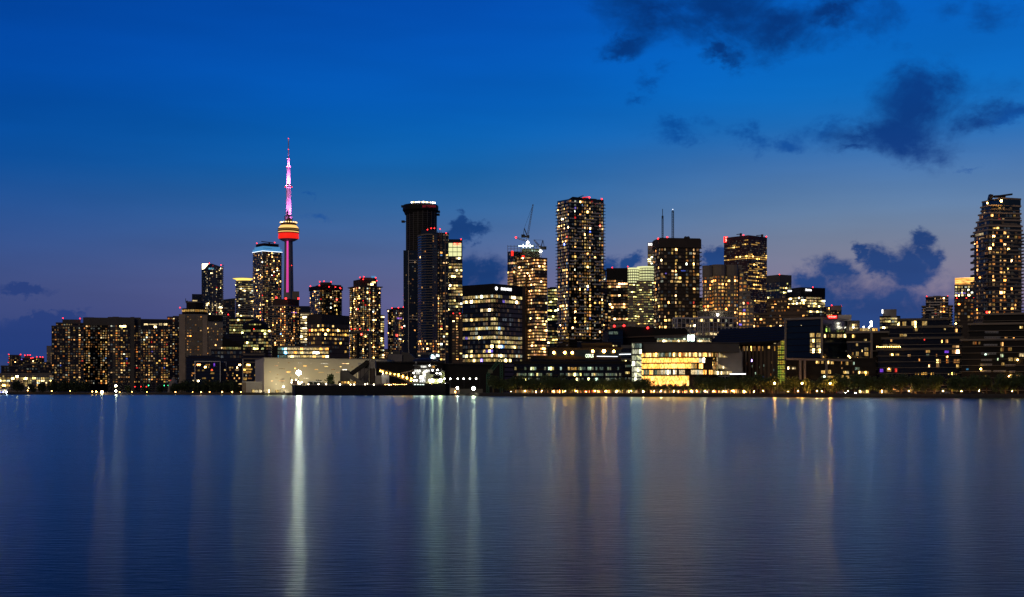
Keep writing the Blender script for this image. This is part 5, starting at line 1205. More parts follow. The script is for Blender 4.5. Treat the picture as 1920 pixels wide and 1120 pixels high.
for x, y in ((1600, 614), (1619.5, 613.3), (1629.5, 614), (1633.5, 610.5), (1633.5, 604.5), (1591, 668), (1594, 671), (1603, 672.5), (1608, 672.5), (1615, 673), (1623, 673), (1630, 673.5)):
    m = MB(); m.ball(P(x, y, Y-9 if y > 660 else Y+6), .34 if y > 606 and x != 1633.5 else .6, 'lamp_amber' if y > 620 else 'lamp_white'); m.beam(P(x, y, Y-9 if y > 660 else Y+6), P(x, y+(4 if y > 660 else 620-y), Y-9 if y > 660 else Y+6), .12, 'metal_dark'); m.build('terrace_lamp', r)
m = MB(); m.beam(P(1634, 622, Y-10), P(1634, 672, Y-10), 1.0, 'wall_grey'); m.build('fin', r)
Y = 690; fp = F(1646, 1806, Y, 40); r = bld('condo_building', 'wide dark condo with stepped terraces and four gold windows along its top', fp, 'condo', 'terraced condos on the right quay')
TB = dict(st='balc', core='glass_dark', slab='wall_darkgrey', p=.9, th=.35, fh=3.05, lit=0, cap=.8)
block(r, F(1646, 1806, Y, 40), 655, **TB); block(r, F(1655, 1804, Y+3, 36), 634, b=656, **TB); block(r, F(1668, 1802, Y+6, 32), 613, b=635, **TB); block(r, F(1685, 1780, Y+9, 26), 599, b=614, **TB); block(r, F(1724, 1745, Y+14, 12), 596.5, b=600, st='plain', core='wall_black', name='penthouse')
W = []
def dd(q, lst):
    for (x, y, w_, h_, pl) in lst: wx(q, 0, [(x, x+w_*.47, y, y+h_), (x+w_*.53, x+w_, y, y+h_)], pl, W)
dd(F(1685, 1780, Y+8.6, 26), [(1685, 604, 2.5, 7, 'lit_gold2'), (1692, 603.5, 7, 7.5, 'lit_gold2'), (1709, 602.5, 9, 8, 'lit_gold2'), (1729, 602.5, 9, 8, 'lit_gold2')])
dd(F(1668, 1802, Y+5.6, 32), [(1687, 626, 13, 5, 'lit_gold2'), (1716, 615, 4.5, 6, 'lit_gold2'), (1770, 616, 3, 3, 'lit_cream'), (1791, 617, 4, 6, 'lit_warm')])
dd(F(1655, 1804, Y+2.6, 36), [(1670, 636, 3, 5, 'lit_warm'), (1656, 646, 8, 4, 'lit_gold2'), (1668, 645.5, 14, 4.5, 'lit_gold2'), (1683, 646, 4, 5, 'lit_gold2'), (1764, 638, 3, 5, 'lit_warm'), (1773, 637, 4.5, 6, 'lit_warm'), (1786, 648, 12, 6, 'lit_brown'), (1732, 634.5, 2, 4, 'lit_red')])
dd(F(1646, 1806, Y-.4, 40), [(1668, 663.5, 6.5, 4.5, 'lit_amber'), (1679, 663.5, 6.5, 4.5, 'lit_amber'), (1702, 665, 5, 4, 'lit_warm'), (1736, 655.5, 7.5, 6, 'lit_warm'), (1737, 664, 5, 4, 'lit_teal'), (1771, 657.5, 8, 4.5, 'lit_violet'), (1785, 656, 14, 7, 'lit_brown'), (1774, 667, 3.5, 4, 'lit_warm'), (1755, 664, 2, 5, 'lit_brown'), (1650, 692, 6, 6, 'lit_violet'), (1663, 689, 8, 8, 'lit_amber'), (1678, 691, 4, 7, 'lit_red'), (1723, 673, 3, 5, 'lit_warm'), (1756, 674, 8, 7, 'lit_brown'), (1756, 682, 5, 8, 'lit_brown'), (1774, 674, 5, 7, 'lit_warm'), (1788, 674, 11, 7, 'lit_brown'), (1793, 684, 5, 6, 'lit_gold2'), (1658, 705, 5, 5, 'lit_warm'), (1741, 684, 4, 5, 'lit_brown')])
for k in range(16): x = 1700+R()*96; wx(F(1646, 1806, Y-.4, 40), 0, [(x, x+1.6, 698+R()*3, 703)], 'lit_amber', W)
place_windows(r, W)
for x in list(range(1644, 1690, 4)): m = MB(); m.ball(P(x, 650.6, Y-2), .16, 'lamp_amber'); m.build('terrace_lamp', r)
for x, y in ((1716.5, 613), (1792, 607), (1666.5, 692), (1780.5, 703.5), (1774, 657)): m = MB(); m.ball(P(x, y, Y-3), .33, 'lamp_amber'); m.build('terrace_lamp', r)
Y = 650; fp = F(1803, 1950, Y, 50); r = bld('condo_building', 'dark building of stacked balconies with pale rails at the right edge of the quay', fp, 'condo', 'terraced condos on the right quay')
TC = dict(TB); TC['slab'] = 'wall_sand'; TC['th'] = .2; TC['core'] = 'wall_black'
block(r, F(1803, 1955, Y, 50), 637, **TC); block(r, F(1818, 1955, Y+4, 44), 607, b=638, **TC); block(r, F(1845, 1955, Y+8, 36), 588.5, b=608, **TC)
W = []
dd(F(1803, 1955, Y-.4, 50), [(1824, 641, 7, 5, 'lit_warm'), (1835, 641, 3, 5, 'lit_warm'), (1876, 642, 5, 7, 'lit_brown'), (1876, 652, 6, 7, 'lit_warm'), (1890, 652, 7, 6, 'lit_warm'), (1911, 663, 9, 6, 'lit_white'), (1876, 664, 5, 6, 'lit_teal'), (1891, 671, 8, 6, 'lit_gold2'), (1902, 671, 6, 6, 'lit_gold2'), (1878, 680, 5, 6, 'lit_gold2'), (1868, 672, 4, 4, 'lit_teal'), (1838, 691, 3, 5, 'lit_gold2'), (1893, 702, 6, 6, 'lit_gold2'), (1906, 702, 6, 6, 'lit_gold2'), (1846, 663, 8, 3, 'lit_teal'), (1812, 691, 4, 3, 'lit_cyan'), (1845, 704, 5, 4, 'lit_amber')])
dd(F(1818, 1955, Y+3.6, 44), [(1884, 632, 5, 6, 'lit_brown'), (1898, 633, 4, 4, 'lit_warm'), (1912, 612, 6, 4, 'lit_gold2')])
place_windows(r, W)
m = MB()
for y, a_, b_ in ((622, 1847, 1872), (632, 1846, 1876), (646, 1845, 1870), (662, 1840, 1868), (674, 1840, 1860), (683, 1838, 1860), (695, 1838, 1858), (695, 1863, 1886), (684, 1885, 1915), (696, 1893, 1918)):
    m.beam(P(a_, y, Y-2), P(b_, y, Y-2), .18, 'paint_white'); m.beam(P(a_, y+2.4, Y-2), P(b_, y+2.4, Y-2), .12, 'paint_white')
    for x in range(a_, b_, 3): m.beam(P(x, y, Y-2), P(x, y+2.4, Y-2), .08, 'paint_white')
m.build('railing', r)
for x, y in ((1908, 675), (1839, 692), (1909, 706.5), (1892, 706)): m = MB(); m.ball(P(x, y, Y-3), .4, 'lamp_amber'); m.build('terrace_lamp', r)

# ================================================================== PALE WAREHOUSE AND ITS NEIGHBOURS
fpw = [(XX(495, 990), 990), (XX(726, 1045), 1045), (XX(726, 1045), 1125), (XX(495, 990)-22, 1070)]
r = bld('warehouse', 'huge blank pale warehouse wall dotted with tiny slit windows, floodlit behind the ship', fpw, 'warehouse')
m = MB(); m.prism(fpw, GROUND-.4, ZZ(671, 990), 'wall_warehouse', top='wall_darkgrey'); m.ring(fpw, .2, ZZ(671, 990)-.3, ZZ(670.2, 990), 'wall_grey'); m.build('wall', r)
W = []
for (x, y, w_) in [(520, 680, 3), (540, 680, 3), (559, 680.5, 6), (582, 681, 3), (602, 681.5, 13), (641, 681.5, 13), (515, 685.5, 6), (569, 686, 6), (608.5, 687, 6), (637, 687.5, 3), (659, 688, 3), (523, 691.3, 11), (590, 692.5, 6), (621, 693, 7), (642, 693, 8), (504, 697, 4), (537, 697.3, 8), (597, 698, 10), (630, 698, 8), (519, 702.5, 3), (544, 703, 4), (516, 708.5, 5), (569, 709, 10), (521, 714, 13), (508, 714, 4), (516, 720, 3), (552, 690.5, 2), (655, 703, 8), (647, 711, 4)]:
    wx(fpw, 0, [(x, x+w_, y, y+.9)], random.choice(('lit_amber', 'lit_slit', 'lit_slit', 'lit_slit')), W)

for x0, x1 in ((499, 502), (503.5, 505), (516, 523), (524, 526), (530, 541)): wx(fpw, 0, [(x0, x1, 731, 736.6)], 'lit_cream', W)
place_windows(r, W)
for x in (508, 545, 590, 640, 690):        # spots with housings, added on the quay to brighten the wall
    yw = 990+(x-495)/231*55; p = Vector((XX(x, yw)-1, yw-22, GROUND+1.2)); l = bpy.data.lights.new('wall_fill_spot', 'SPOT'); l.energy = 9500 if x < 600 else 5500; l.color = (1, .84, .48); l.spot_size = math.radians(120); l.spot_blend = 1; l.shadow_soft_size = .4
    o = bpy.data.objects.new('wall_fill_spot', l); COL.objects.link(o); o.location = p; o.rotation_euler = (Vector((XX(x, yw), yw, 17))-p).to_track_quat('-Z', 'Y').to_euler(); mm_ = MB(); mm_.box((p.x, p.y-.5, GROUND), 1.2, .6, 1.0, 'metal_dark'); mm_.build('wall_fill_housing', r)
m = MB(); m.box(tuple(P(531.5, 727, 987)), .8, .5, 1.0, 'lamp_small'); m.build('wall_lamp', r)
fp = F(517, 618, 1110, 26); r = bld('office_building', 'glass office storeys with three cream lit rows and a teal end, above the pale warehouse', fp, 'office building')
block(r, fp, 651, st='glass', core='glass_teal', slab='wall_grey', lit=0, p=.2, fh=3.15, th=.5); W = []
for k in range(3):
    for j in range(13): wx(fp, 0, [(539+j*5.95, 544.6+j*5.95, 652.3+k*7, 656.6+k*7)], 'lit_cream' if R() < .8 else 'lit_gold', W)
    for j in range(4): wx(fp, 0, [(518+j*5, 522.6+j*5, 652.3+k*7, 656.6+k*7)], 'lit_teal' if R() < .7 else 'lit_cyan', W)
place_windows(r, W); q = F(511, 521, 1106, 14); block(r, q, 649, st='plain', core='wall_black', name='stair_core')
fp = F(454, 495, 1008, 16); r = bld('pavilion', 'low white pavilion of upright fins with glowing ground floor, left of the pale warehouse', fp, 'pavilion')
m = MB(); m.prism(fp, GROUND-.3, ZZ(717, 1008), 'wall_sand', top='wall_grey'); m.build('wall', r); m = MB()
for k in range(21): x = 454.6+k*1.95; m.beam(P(x, 716.2, 1007.2), P(x, 730 if x > 471 else 736.5, 1007.2), .42, 'paint_white')
m.beam(P(454, 716.4, 1007.4), P(495, 716.4, 1007.4), .5, 'paint_white'); m.build('fin', r); W = []
wx(fp, 0, [(472.5, 477, 731, 736), (477.4, 484, 731, 736), (485.5, 491.3, 731, 736)], 'lit_cream', W); place_windows(r, W)
# chimney with flat top
r = root('silo_tower', 'dark T shaped tower, a slim stem under a flat disc, behind the warehouse end', 'tower', (XX(671, 1090), 1090, GROUND))
m = MB(); m.lathe((XX(671, 1090), 1090, 0), [(1.6, GROUND-.4), (1.35, ZZ(626, 1090))], 'wall_black', 14); m.build('stem', r)
m = MB(); m.box(tuple(P(675, 625.5, 1090)), 42/FX*1090, 8, 1.8, 'wall_darkgrey'); m.build('platform', r)
m = MB(); m.box((XX(694, 1092), 1092, GROUND), 1.9, 2, ZZ(626, 1092)-GROUND, 'wall_sand'); m.build('pier', r)
# grain works: tower, conveyors, sheds
r = root('conveyor_works', 'dark loading tower with two slanting enclosed conveyors and a pale silo wall, beside the warehouse', 'conveyor', (XX(680, 975), 975, GROUND))
Y = 975
m = MB(); m.box(tuple(P(698.5, 691, Y)), 12/FX*Y, 6, 15.5/FX*Y, 'wall_grey'); m.build('top_housing', r)
m = MB(); m.box((XX(698, Y), Y+1, GROUND), 10/FX*Y, 5, ZZ(691, Y)-GROUND, 'wall_darkbrown'); m.box((XX(688, Y), Y, ZZ(691, Y)), 7/FX*Y, 5, 15/FX*Y, 'wall_black'); m.build('loading_tower', r)
m = MB(); m.beam(P(690, 679, Y-3), P(655, 704, Y-3), 3.2, 'wall_black'); m.build('conveyor', r)
m = MB(); m.beam(P(646, 700, Y-8), P(684, 722, Y-8), 3.0, 'wall_darkgrey'); m.build('conveyor', r)
m = MB(); m.box(tuple(P(647, 714.5, Y-3)), 17/FX*Y, 5, 19.5/FX*Y, 'wall_darkgrey'); m.build('feed_house', r)
m = MB(); m.prism(F(672, 692, Y+9, 6), GROUND, ZZ(686, Y+9), 'wall_grey', z1s=[ZZ(694, Y+9), ZZ(684, Y+9), ZZ(684, Y+9), ZZ(694, Y+9)]); m.prism(F(671.5, 685, Y+12, 6), GROUND, ZZ(680.5, Y+12), 'wall_white'); m.build('silo_wall', r)
m = MB()
for x in (668, 676, 683, 691): m.beam(P(x, 738, Y-3), P(x, 694-(x-668)*.62, Y-3), .35, 'metal_dark')
m.beam(P(669, 722, Y-3), P(691, 694, Y-3), .35, 'metal_dark'); m.beam(P(704, 720, Y-4), P(704, 697, Y-4), .3, 'paint_white'); m.build('support', r)
W = []; q = F(638, 668, Y-4, 3)
for j in range(13): wx(q, 0, [(640+j*2.1, 641.4+j*2.1, 715.5, 719.3)], 'lit_amber', W)
m = MB(); m.prism(F(634, 669, Y-3.7, 5), GROUND, ZZ(714.5, Y-3.7), 'wall_brown'); m.build('low_wing', r); place_windows(r, W)
fp = F(703, 945, 1010, 60); r = bld('storage_shed', 'very long black storage shed behind the ship, its roof a straight dark line', F(703, 945, 1010, 60), 'shed')
m = MB(); m.prism(F(705, 830, 1008, 50), GROUND-.3, ZZ(679.5, 1008), 'wall_black'); m.prism(F(829, 946, 1016, 50), GROUND-.3, ZZ(682.5, 1016), 'wall_black', z1s=[ZZ(682.5, 1016), ZZ(683.5, 1016), ZZ(683.5, 1016), ZZ(682.5, 1016)]); m.build('wall', r)
m = MB(); a = ZZ(678.6, 1007); m.beam((XX(704, 1007), 1006, a), (XX(831, 1007), 1006, a), .6, 'metal_dark'); m.beam(P(829, 682, 1014), P(946, 683, 1014), .5, 'metal_dark'); m.build('roof_edge', r)
r = bld('plant_building', 'grey plant sheds with a slanting roof and one cyan lit window above the black shed', F(727, 825, 1110, 30), 'building')
block(r, F(727, 754, 1110, 26), 664.5, st='plain', core='wall_grey', name='block'); block(r, F(729, 750, 1118, 12), 658, b=665, st='plain', core='wall_darkgrey', name='upper_block'); Yp = 1112
plate(r, [(753, 684), (753, 660), (766, 662), (777, 671), (778, 684)][::-1], Yp, 20, 'wall_darkgrey', 'slanting_shed')
block(r, F(777, 793, 1115, 20), 672, st='plain', core='wall_grey', name='block'); block(r, F(781, 825, 1125, 26), 664, st='glass', core='glass_blue', slab='wall_darkgrey', lit=0, name='glass_block')
m = MB(); m.lathe((XX(797, 1105), 1105, 0), [(12, ZZ(690, 1105)), (12, ZZ(679, 1105)), (9, ZZ(674.5, 1105)), (3, ZZ(671.5, 1105))], 'metal_dark', 20); m.build('dome', r)
W = []; wx(F(781, 825, 1124, 26), 0, [(808.5, 812.5, 666, 672.5), (813, 817.5, 667, 672.5), (818, 823.5, 664.6, 669)], 'lit_mint', W); wx(F(727, 754, 1109, 26), 0, [(733, 736, 661.5, 663)], 'lit_cream', W); wx(F(781, 825, 1124, 26), 0, [(784, 788, 666, 668)], 'lit_white', W); place_windows(r, W)
r = root('white_tank', 'upright white tank brightly lit on its left face, behind the ship under the boom', 'tank', (XX(722, 957), 957, GROUND))
m = MB(); m.prism(F(715.5, 729.5, 955, 5), GROUND, ZZ(702.3, 955), 'paint_white'); m.build('shell', r); m = MB(); m.beam(P(716, 701.8, 954.6), P(729.5, 701.8, 954.6), .3, 'metal_grey'); m.beam(P(724.5, 711, 954.4), P(724.5, 721, 954.4), .2, 'metal_dark'); m.beam(P(727, 711, 954.4), P(727, 721, 954.4), .2, 'metal_dark'); m.beam(P(724.5, 714, 954.4), P(727, 714, 954.4), .2, 'metal_dark'); m.beam(P(724.5, 718, 954.4), P(727, 718, 954.4), .2, 'metal_dark'); m.build('ladder', r)
m = MB(); m.prism(F(703.5, 714.5, 958, 5), GROUND, ZZ(704.5, 958), 'wall_grey'); m.build('side_box', r); m = MB(); m.ball(P(718, 700.2, 951), .35, 'lamp_small'); m.build('lamp', r)
# ================================================================== SHIP
Y = 905
ship = root('cargo_ship', 'long black hulled bulk cargo ship moored before the pale warehouse', 'ship', (XX(693, Y+9), Y+9, 0))
def sx_(px): return XX(px, Y)
m = MB(); deckL, deckR = ZZ(722.5, Y), ZZ(720, Y)
st_ = [(543, .2, 722.0), (545.5, 3.2, 722.0), (552, 7.5, 722.4), (570, 10, 722.8), (760, 10, 722.8), (768, 10, 719.4), (835, 9.4, 719.2), (842.5, 7, 720.5)]
for px, hw, dp in st_:
    x = sx_(px); cy_ = Y+10; zt = ZZ(dp, Y)
    for (k, z) in ((.86 if hw < 9 else 1, -1.5), (.92 if hw < 9 else 1, 1.2), (1, zt)):
        m.v.append((x, cy_-hw*k, z)); m.v.append((x, cy_+hw*k, z))
for i in range(len(st_)-1):
    a, b_ = i*6, (i+1)*6
    for k in (0, 2): m.face((a+k, b_+k, b_+k+2, a+k+2), 'hull_black'); m.face((b_+k+1, a+k+1, a+k+3, b_+k+3), 'hull_black')
    m.face((a+4, b_+4, b_+5, a+5), 'wall_darkgrey')
m.face((1, 0, 2, 3), 'hull_black'); m.face((3, 2, 4, 5), 'hull_black'); e_ = (len(st_)-1)*6; m.face((e_, e_+1, e_+3, e_+2), 'hull_black'); m.face((e_+2, e_+3, e_+5, e_+4), 'hull_black')
m.build('hull', ship)
m = MB()
for i in range(560, 764, 5): m.beam(P(i, 722.8, Y+.6), P(i, 720.6, Y+.6), .14, 'metal_grey')
m.beam(P(548, 720.6, Y+.6), P(766, 720.6, Y+.6), .14, 'metal_grey'); m.beam(P(548, 721.7, Y+.6), P(766, 721.7, Y+.6), .1, 'metal_grey')
for i in range(768, 842, 4): m.beam(P(i, 719.5, Y+.9), P(i, 717.2, Y+.9), .14, 'metal_grey')
m.beam(P(766, 717.2, Y+.9), P(842, 717.2, Y+.9), .14, 'metal_grey'); m.build('railing', ship)
m = MB(); m.beam(P(560, 722, Y+8), P(560, 700.5, Y+8), .6, 'metal_dark'); m.beam(P(557, 703, Y+8), P(563, 703, Y+8), .35, 'metal_dark'); m.beam(P(544.5, 722, Y+4), P(544.5, 707.5, Y+4), .25, 'metal_dark'); m.build('foremast', ship)
m = MB(); m.ball(P(560, 699.2, Y+6), 1.55, 'flood_white', 12); m.build('floodlight', ship)
m = MB(); m.box(tuple(P(557, 722, Y+7)), 5, 5, 2.6, 'wall_red'); m.box(tuple(P(567, 722, Y+7)), 3, 5, 1.8, 'wall_grey'); m.build('winch_deck', ship)
for k, (x, y, rr_) in enumerate([(547, 713.5, .5), (546.5, 717.5, .5), (555, 712.5, .5), (559.5, 716.5, .55), (559.8, 719.8, .5), (565.5, 717, .6), (562.5, 720.3, .3), (578.3, 720.6, .45), (597.2, 720.6, .5), (611.5, 720.4, .55), (637.5, 721.2, .55), (657.3, 721.3, .45), (664, 721.2, .45), (684.5, 721, .45), (689, 719.8, .3), (700.8, 721.5, .5), (730, 721.8, .45)]):
    m = MB(); m.ball(P(x, y, Y+.4), rr_*.8, 'lamp_deck'); m.beam(P(x, y, Y+.4), P(x, 723.2, Y+.6), .12, 'metal_dark'); m.build('deck_lamp', ship)

for k, x in enumerate((586, 604, 622, 640, 676, 694, 712, 738)):
    m = MB(); m.box(tuple(P(x, 723.2, Y+10)), 15/FX*Y, 12, .9, 'wall_darkgrey'); m.build('hatch_cover', ship)
m = MB()
for i in range(706, 768, 3): m.box(tuple(P(i, 723, Y+1.6)), .7, .7, .8+R(), 'wall_red')
m.build('deck_fittings', ship)
for i in range(722, 765, 4): m = MB(); m.ball(P(i, 721.6-R()*.8, Y+.9), .2, 'lamp_amber'); m.build('deck_lamp', ship)
# unloading boom
m = MB(); m.lattice(P(711, 694.5, Y+6), P(773, 713.5, Y+6), 2.2, 'metal_grey', .3, 18); m.lattice(P(752, 706, Y+6), P(775, 721, Y+6), 1.8, 'metal_grey', .3, 8)
m.beam(P(750, 700.5, Y+6), P(774, 694.8, Y+6), .5, 'metal_grey'); m.beam(P(764, 697.5, Y+6), P(764, 708, Y+6), .35, 'metal_grey'); m.beam(P(757, 703, Y+6), P(764, 697.5, Y+6), .3, 'metal_grey'); m.beam(P(769, 709, Y+6), P(774, 696, Y+6), .4, 'metal_grey'); m.build('unloading_boom', ship)
for x, y in ((713.5, 695.6), (717.3, 697.2), (724.6, 699.5), (731.6, 701), (740, 702), (747.3, 702.2), (747.4, 705), (755.3, 705), (755.3, 707.3), (763, 707.7), (763, 709.8), (771.2, 710.4), (770.4, 713.6)):
    m = MB(); m.ball(P(x, y, Y+4), .52, 'lamp_boom'); m.beam(P(x, y, Y+4), P(x, y+1.5, Y+5), .14, 'metal_dark'); m.build('boom_lamp', ship)

# superstructure
def dk(l, r_, t_, b_, y0, d, mat='paint_cream'): m = MB(); m.prism(F(l, r_, y0, d), ZZ(b_, y0), ZZ(t_, y0), mat, bottom=True); return m

m = dk(773, 822, 711, 720, Y+2, 15); m.ring(F(773, 822, Y+2, 15), .7, ZZ(711.3, Y), ZZ(710.7, Y), 'metal_grey'); m.build('accommodation', ship)
m = dk(776, 812, 702.5, 711, Y+3, 13); m.ring(F(776, 812, Y+3, 13), .9, ZZ(703, Y), ZZ(702.3, Y), 'metal_grey'); m.build('accommodation', ship)
m = dk(776, 806, 692.5, 702.5, Y+4, 11); m.ring(F(775, 814, Y+4, 11), .9, ZZ(693, Y), ZZ(692.2, Y), 'metal_grey'); m.build('accommodation', ship)
m = dk(777, 815, 685.5, 692.5, Y+4.4, 9, 'wall_darkgrey'); m.ring(F(776, 817, Y+4.4, 9), .6, ZZ(685.6, Y), ZZ(684.6, Y), 'metal_grey'); m.build('wheelhouse', ship)
m = MB(); m.beam(P(780, 684.5, Y+9), P(780, 678.5, Y+9), .35, 'metal_grey'); m.beam(P(777.5, 681, Y+9), P(783, 681, Y+9), .25, 'metal_grey'); m.beam(P(779, 679.5, Y+9), P(781, 679.5, Y+9), .8, 'paint_white'); m.beam(P(807, 684.5, Y+9), P(807, 680.5, Y+9), .3, 'metal_grey'); m.build('radar_mast', ship)
m = MB(); m.prism(F(826, 834, Y+8, 5), ZZ(719, Y), ZZ(697, Y), 'wall_olive'); m.build('funnel', ship)
m = MB(); m.beam(P(827.5, 719, Y+6), P(827.5, 691, Y+6), .25, 'metal_grey')
for y in (696, 704, 711): m.beam(P(812, y, Y+6), P(835, y, Y+6), .25, 'metal_grey')
m.build('stern_frame', ship)
W = []; qa, qb, qc = F(776, 806, Y+4, 11), F(776, 812, Y+3, 13), F(773, 822, Y+2, 15); qd = F(777, 815, Y+4.4, 9)
wx(qd, 0, [(789, 792.6, 685.8, 689.8), (793, 796, 685.8, 689.8), (796.4, 799.3, 685.8, 689.8)], 'lit_ship', W); wx(qd, 0, [(809.5, 815, 685.5, 690)], 'lit_amber', W)
wx(qa, 0, [(777, 781.2, 693.4, 698), (781.7, 785, 693.4, 698.5), (785.4, 789, 693.4, 698), (794, 798, 693.4, 698), (798.5, 801.5, 694, 698), (802, 806, 693.4, 697.2)], 'lit_ship', W)
wx(qb, 0, [(780.5, 783, 698.6, 702), (784, 786.8, 698.6, 702)], 'lit_ship', W)
wx(qb, 0, [(777, 778.8, 704, 709), (787, 794, 705.5, 710.6), (794.6, 798.5, 705.5, 710.6)], 'lit_ship', W)
wx(qc, 0, [(787, 797.6, 711.8, 717.5)], 'lit_ship', W)
place_windows(ship, W)
for x, y, rr_ in ((775.5, 699.5, .6), (777.5, 706.8, .5), (775.8, 713.5, .6), (781, 713.3, .7), (795, 699.5, .9), (795.5, 703, .8), (805.6, 685.7, .55), (811, 694.5, .75), (820.2, 693.8, .6), (819, 700, .7), (824.8, 700.5, .8), (826.8, 702, .35), (805.5, 713, .8), (806.5, 720.5, .6), (812, 720.6, .55), (817.5, 720.3, .5), (823, 720.2, .4), (829, 720.4, .5), (835, 719.6, .4)):
    m = MB(); m.ball(P(x, y, Y+1.2), rr_*.75, 'lamp_small2'); m.beam(P(x, y, Y+1.2), P(x, y+.2, Y+4), .15, 'metal_dark'); m.build('deck_lamp', ship)

for x, y, rr_ in ((810.7, 713.8, 1.0), (825.6, 713.8, 1.25)):
    m = MB(); m.ball(P(x, y, Y+1), rr_, 'flood_green'); m.beam(P(x, y, Y+1), P(x, 719, Y+1.4), .2, 'metal_dark'); m.build('floodlight', ship)
m = MB(); m.box(tuple(P(806.5, 721.3, Y+.9)), .9, .3, .9, 'lamp_amber'); m.build('deck_lamp', ship)
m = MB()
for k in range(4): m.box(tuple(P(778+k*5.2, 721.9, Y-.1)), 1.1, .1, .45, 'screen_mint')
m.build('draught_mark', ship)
# --- jetty house, string of lamps and the two quay floodlights
fp = F(843, 864, 812, 8); r = bld('quay_house', 'low grey house at the stern of the ship with small orange lamp', fp, 'house')
block(r, F(843.5, 862, 838, 8), 728, st='plain', core='wall_grey'); block(r, F(862, 905, 850, 8), 729.5, st='plain', core='wall_darkgrey', name='low_wing'); m = MB(); m.ball(P(853.5, 734.8, 834), .35, 'lamp_orange'); m.build('wall_lamp', r)
r = root('lamp_string', 'level string of six bright white lamps on slim posts right of the ship', 'lamp string', (XX(865, 880), 880, GROUND))
m = MB(); m.beam(P(833, 709.6, 880), P(900, 709.8, 880), .12, 'metal_dark')
for x in (845, 870, 899): m.beam(P(x, 709.6, 880), P(x, 738, 880), .25, 'metal_dark')
m.build('cable', r)
for x in (833.3, 844.5, 858.2, 869.3, 881, 892.7): m = MB(); m.ball(P(x, 710.4, 879.6), .48, 'lamp_small2'); m.build('bulb', r)
def lamp_post(name, label, px, py, Y, rad, mat, group=None, base=None):
    r = root(name, label, 'lamp', (XX(px, Y), Y, GROUND), group)
    m = MB(); m.beam((XX(px, Y), Y, GROUND-.1), P(px, py, Y)-Vector((0, 0, rad)), .16 if rad < .8 else .4, 'metal_dark'); m.beam(P(px, py, Y)+Vector((-.5, 0, rad*.95)), P(px, py, Y)+Vector((.5, 0, rad*.95)), .25, 'metal_dark'); m.build('post', r)
    m = MB(); m.ball(P(px, py, Y), rad, mat, 10); m.build('lantern', r); return r
lamp_post('floodlight_post', 'dazzling quay floodlight, the brightest light right of the ship', 888, 728.3, 800, .95, 'flood_yellow')

lamp_post('floodlight_post', 'smaller bright quay light between the ship stern and the dazzling floodlight', 857.8, 727.7, 826, .55, 'lamp_small3')

# --- green harbour crane
r = root('harbour_crane', 'dark green harbour crane with a lattice arm beside the black shed', 'crane', (XX(928, 905), 905, GROUND))
m = MB(); m.lattice(P(915, 702, 905), P(940, 672, 905), 2.0, 'green_steel', .35, 12); m.build('jib', r)
m = MB(); m.lattice(P(914.5, 738, 905), P(914.5, 702, 905), 1.6, 'green_steel', .35, 9); m.lattice(P(940, 738, 905), P(940, 672, 905), 1.6, 'green_steel', .35, 14); m.build('mast', r)
m = MB(); m.box(tuple(P(919.5, 700, 905)), 3, 3, 2.4, 'wall_olive'); m.build('cab', r)
# --- ferry with blue lights at the far left
Y = 1030; r = root('ferry', 'blue and white lit ferry at the left edge of the water', 'ferry', (XX(4, Y), Y, 0))
m = MB(); m.prism([(XX(-16, Y), Y), (XX(18, Y), Y), (XX(21, Y), Y+3), (XX(18, Y), Y+7), (XX(-16, Y), Y+7)], -1, ZZ(737.5, Y), 'wall_darkgrey'); m.build('hull', r)
for k, (a_, b_, t_, bb_) in enumerate(((-15, 14, 733.6, 737.5), (-15, 13, 730.5, 733.6), (-15, 20, 728, 728.8))):
    m = MB(); m.prism(F(a_, b_, Y+.5, 5), ZZ(bb_, Y), ZZ(t_, Y), 'wall_white', bottom=True); m.build('deck', r)
W = []
for x in range(-13, 13, 3): wx(F(-15, 14, Y+.5, 5), 0, [(x, x+2.2, 734.3, 736.8)], 'lit_ferry', W); wx(F(-15, 13, Y+.5, 5), 0, [(x, x+2.2, 731.2, 733.2)], 'lit_ferry' if x % 2 else 'lit_cream', W)
place_windows(r, W)
m = MB()
for x in range(-14, 20, 6): m.beam(P(x, 731, Y+1), P(x, 728.8, Y+1), .2, 'metal_grey')
m.build('pillar', r)

# ================================================================== TREES
def crown_mesh(seed, h, w_, mat, n=1500, leaf=.34, lean=1.0):
    rd = random.Random(seed); v, f = [], []
    lobes = [(Vector((rd.uniform(-.28, .28)*w_, rd.uniform(-.28, .28)*w_, h*rd.uniform(.34, .82))), rd.uniform(.20, .33)*w_) for _ in range(9)]
    for _ in range(n):
        c, rr_ = rd.choice(lobes); d = Vector((rd.gauss(0, 1), rd.gauss(0, 1), rd.gauss(0, 1))).normalized()
        p = c+d*rr_*(rd.random()**.35)*1.1; s = leaf*rd.uniform(.6, 1.4)
        a = Vector((rd.gauss(0, 1), rd.gauss(0, 1), rd.gauss(0, 1))).normalized()*s; b_ = a.cross(Vector((rd.gauss(0, 1), rd.gauss(0, 1), rd.gauss(0, 1)))).normalized()*s*.6
        k = len(v); v += [tuple(p-a), tuple(p+b_), tuple(p+a), tuple(p-b_)]; f.append((k, k+1, k+2, k+3))
    me = bpy.data.meshes.new('crown'); me.from_pydata(v, [], f); me.materials.append(MATS[mat]); me.update(); return me
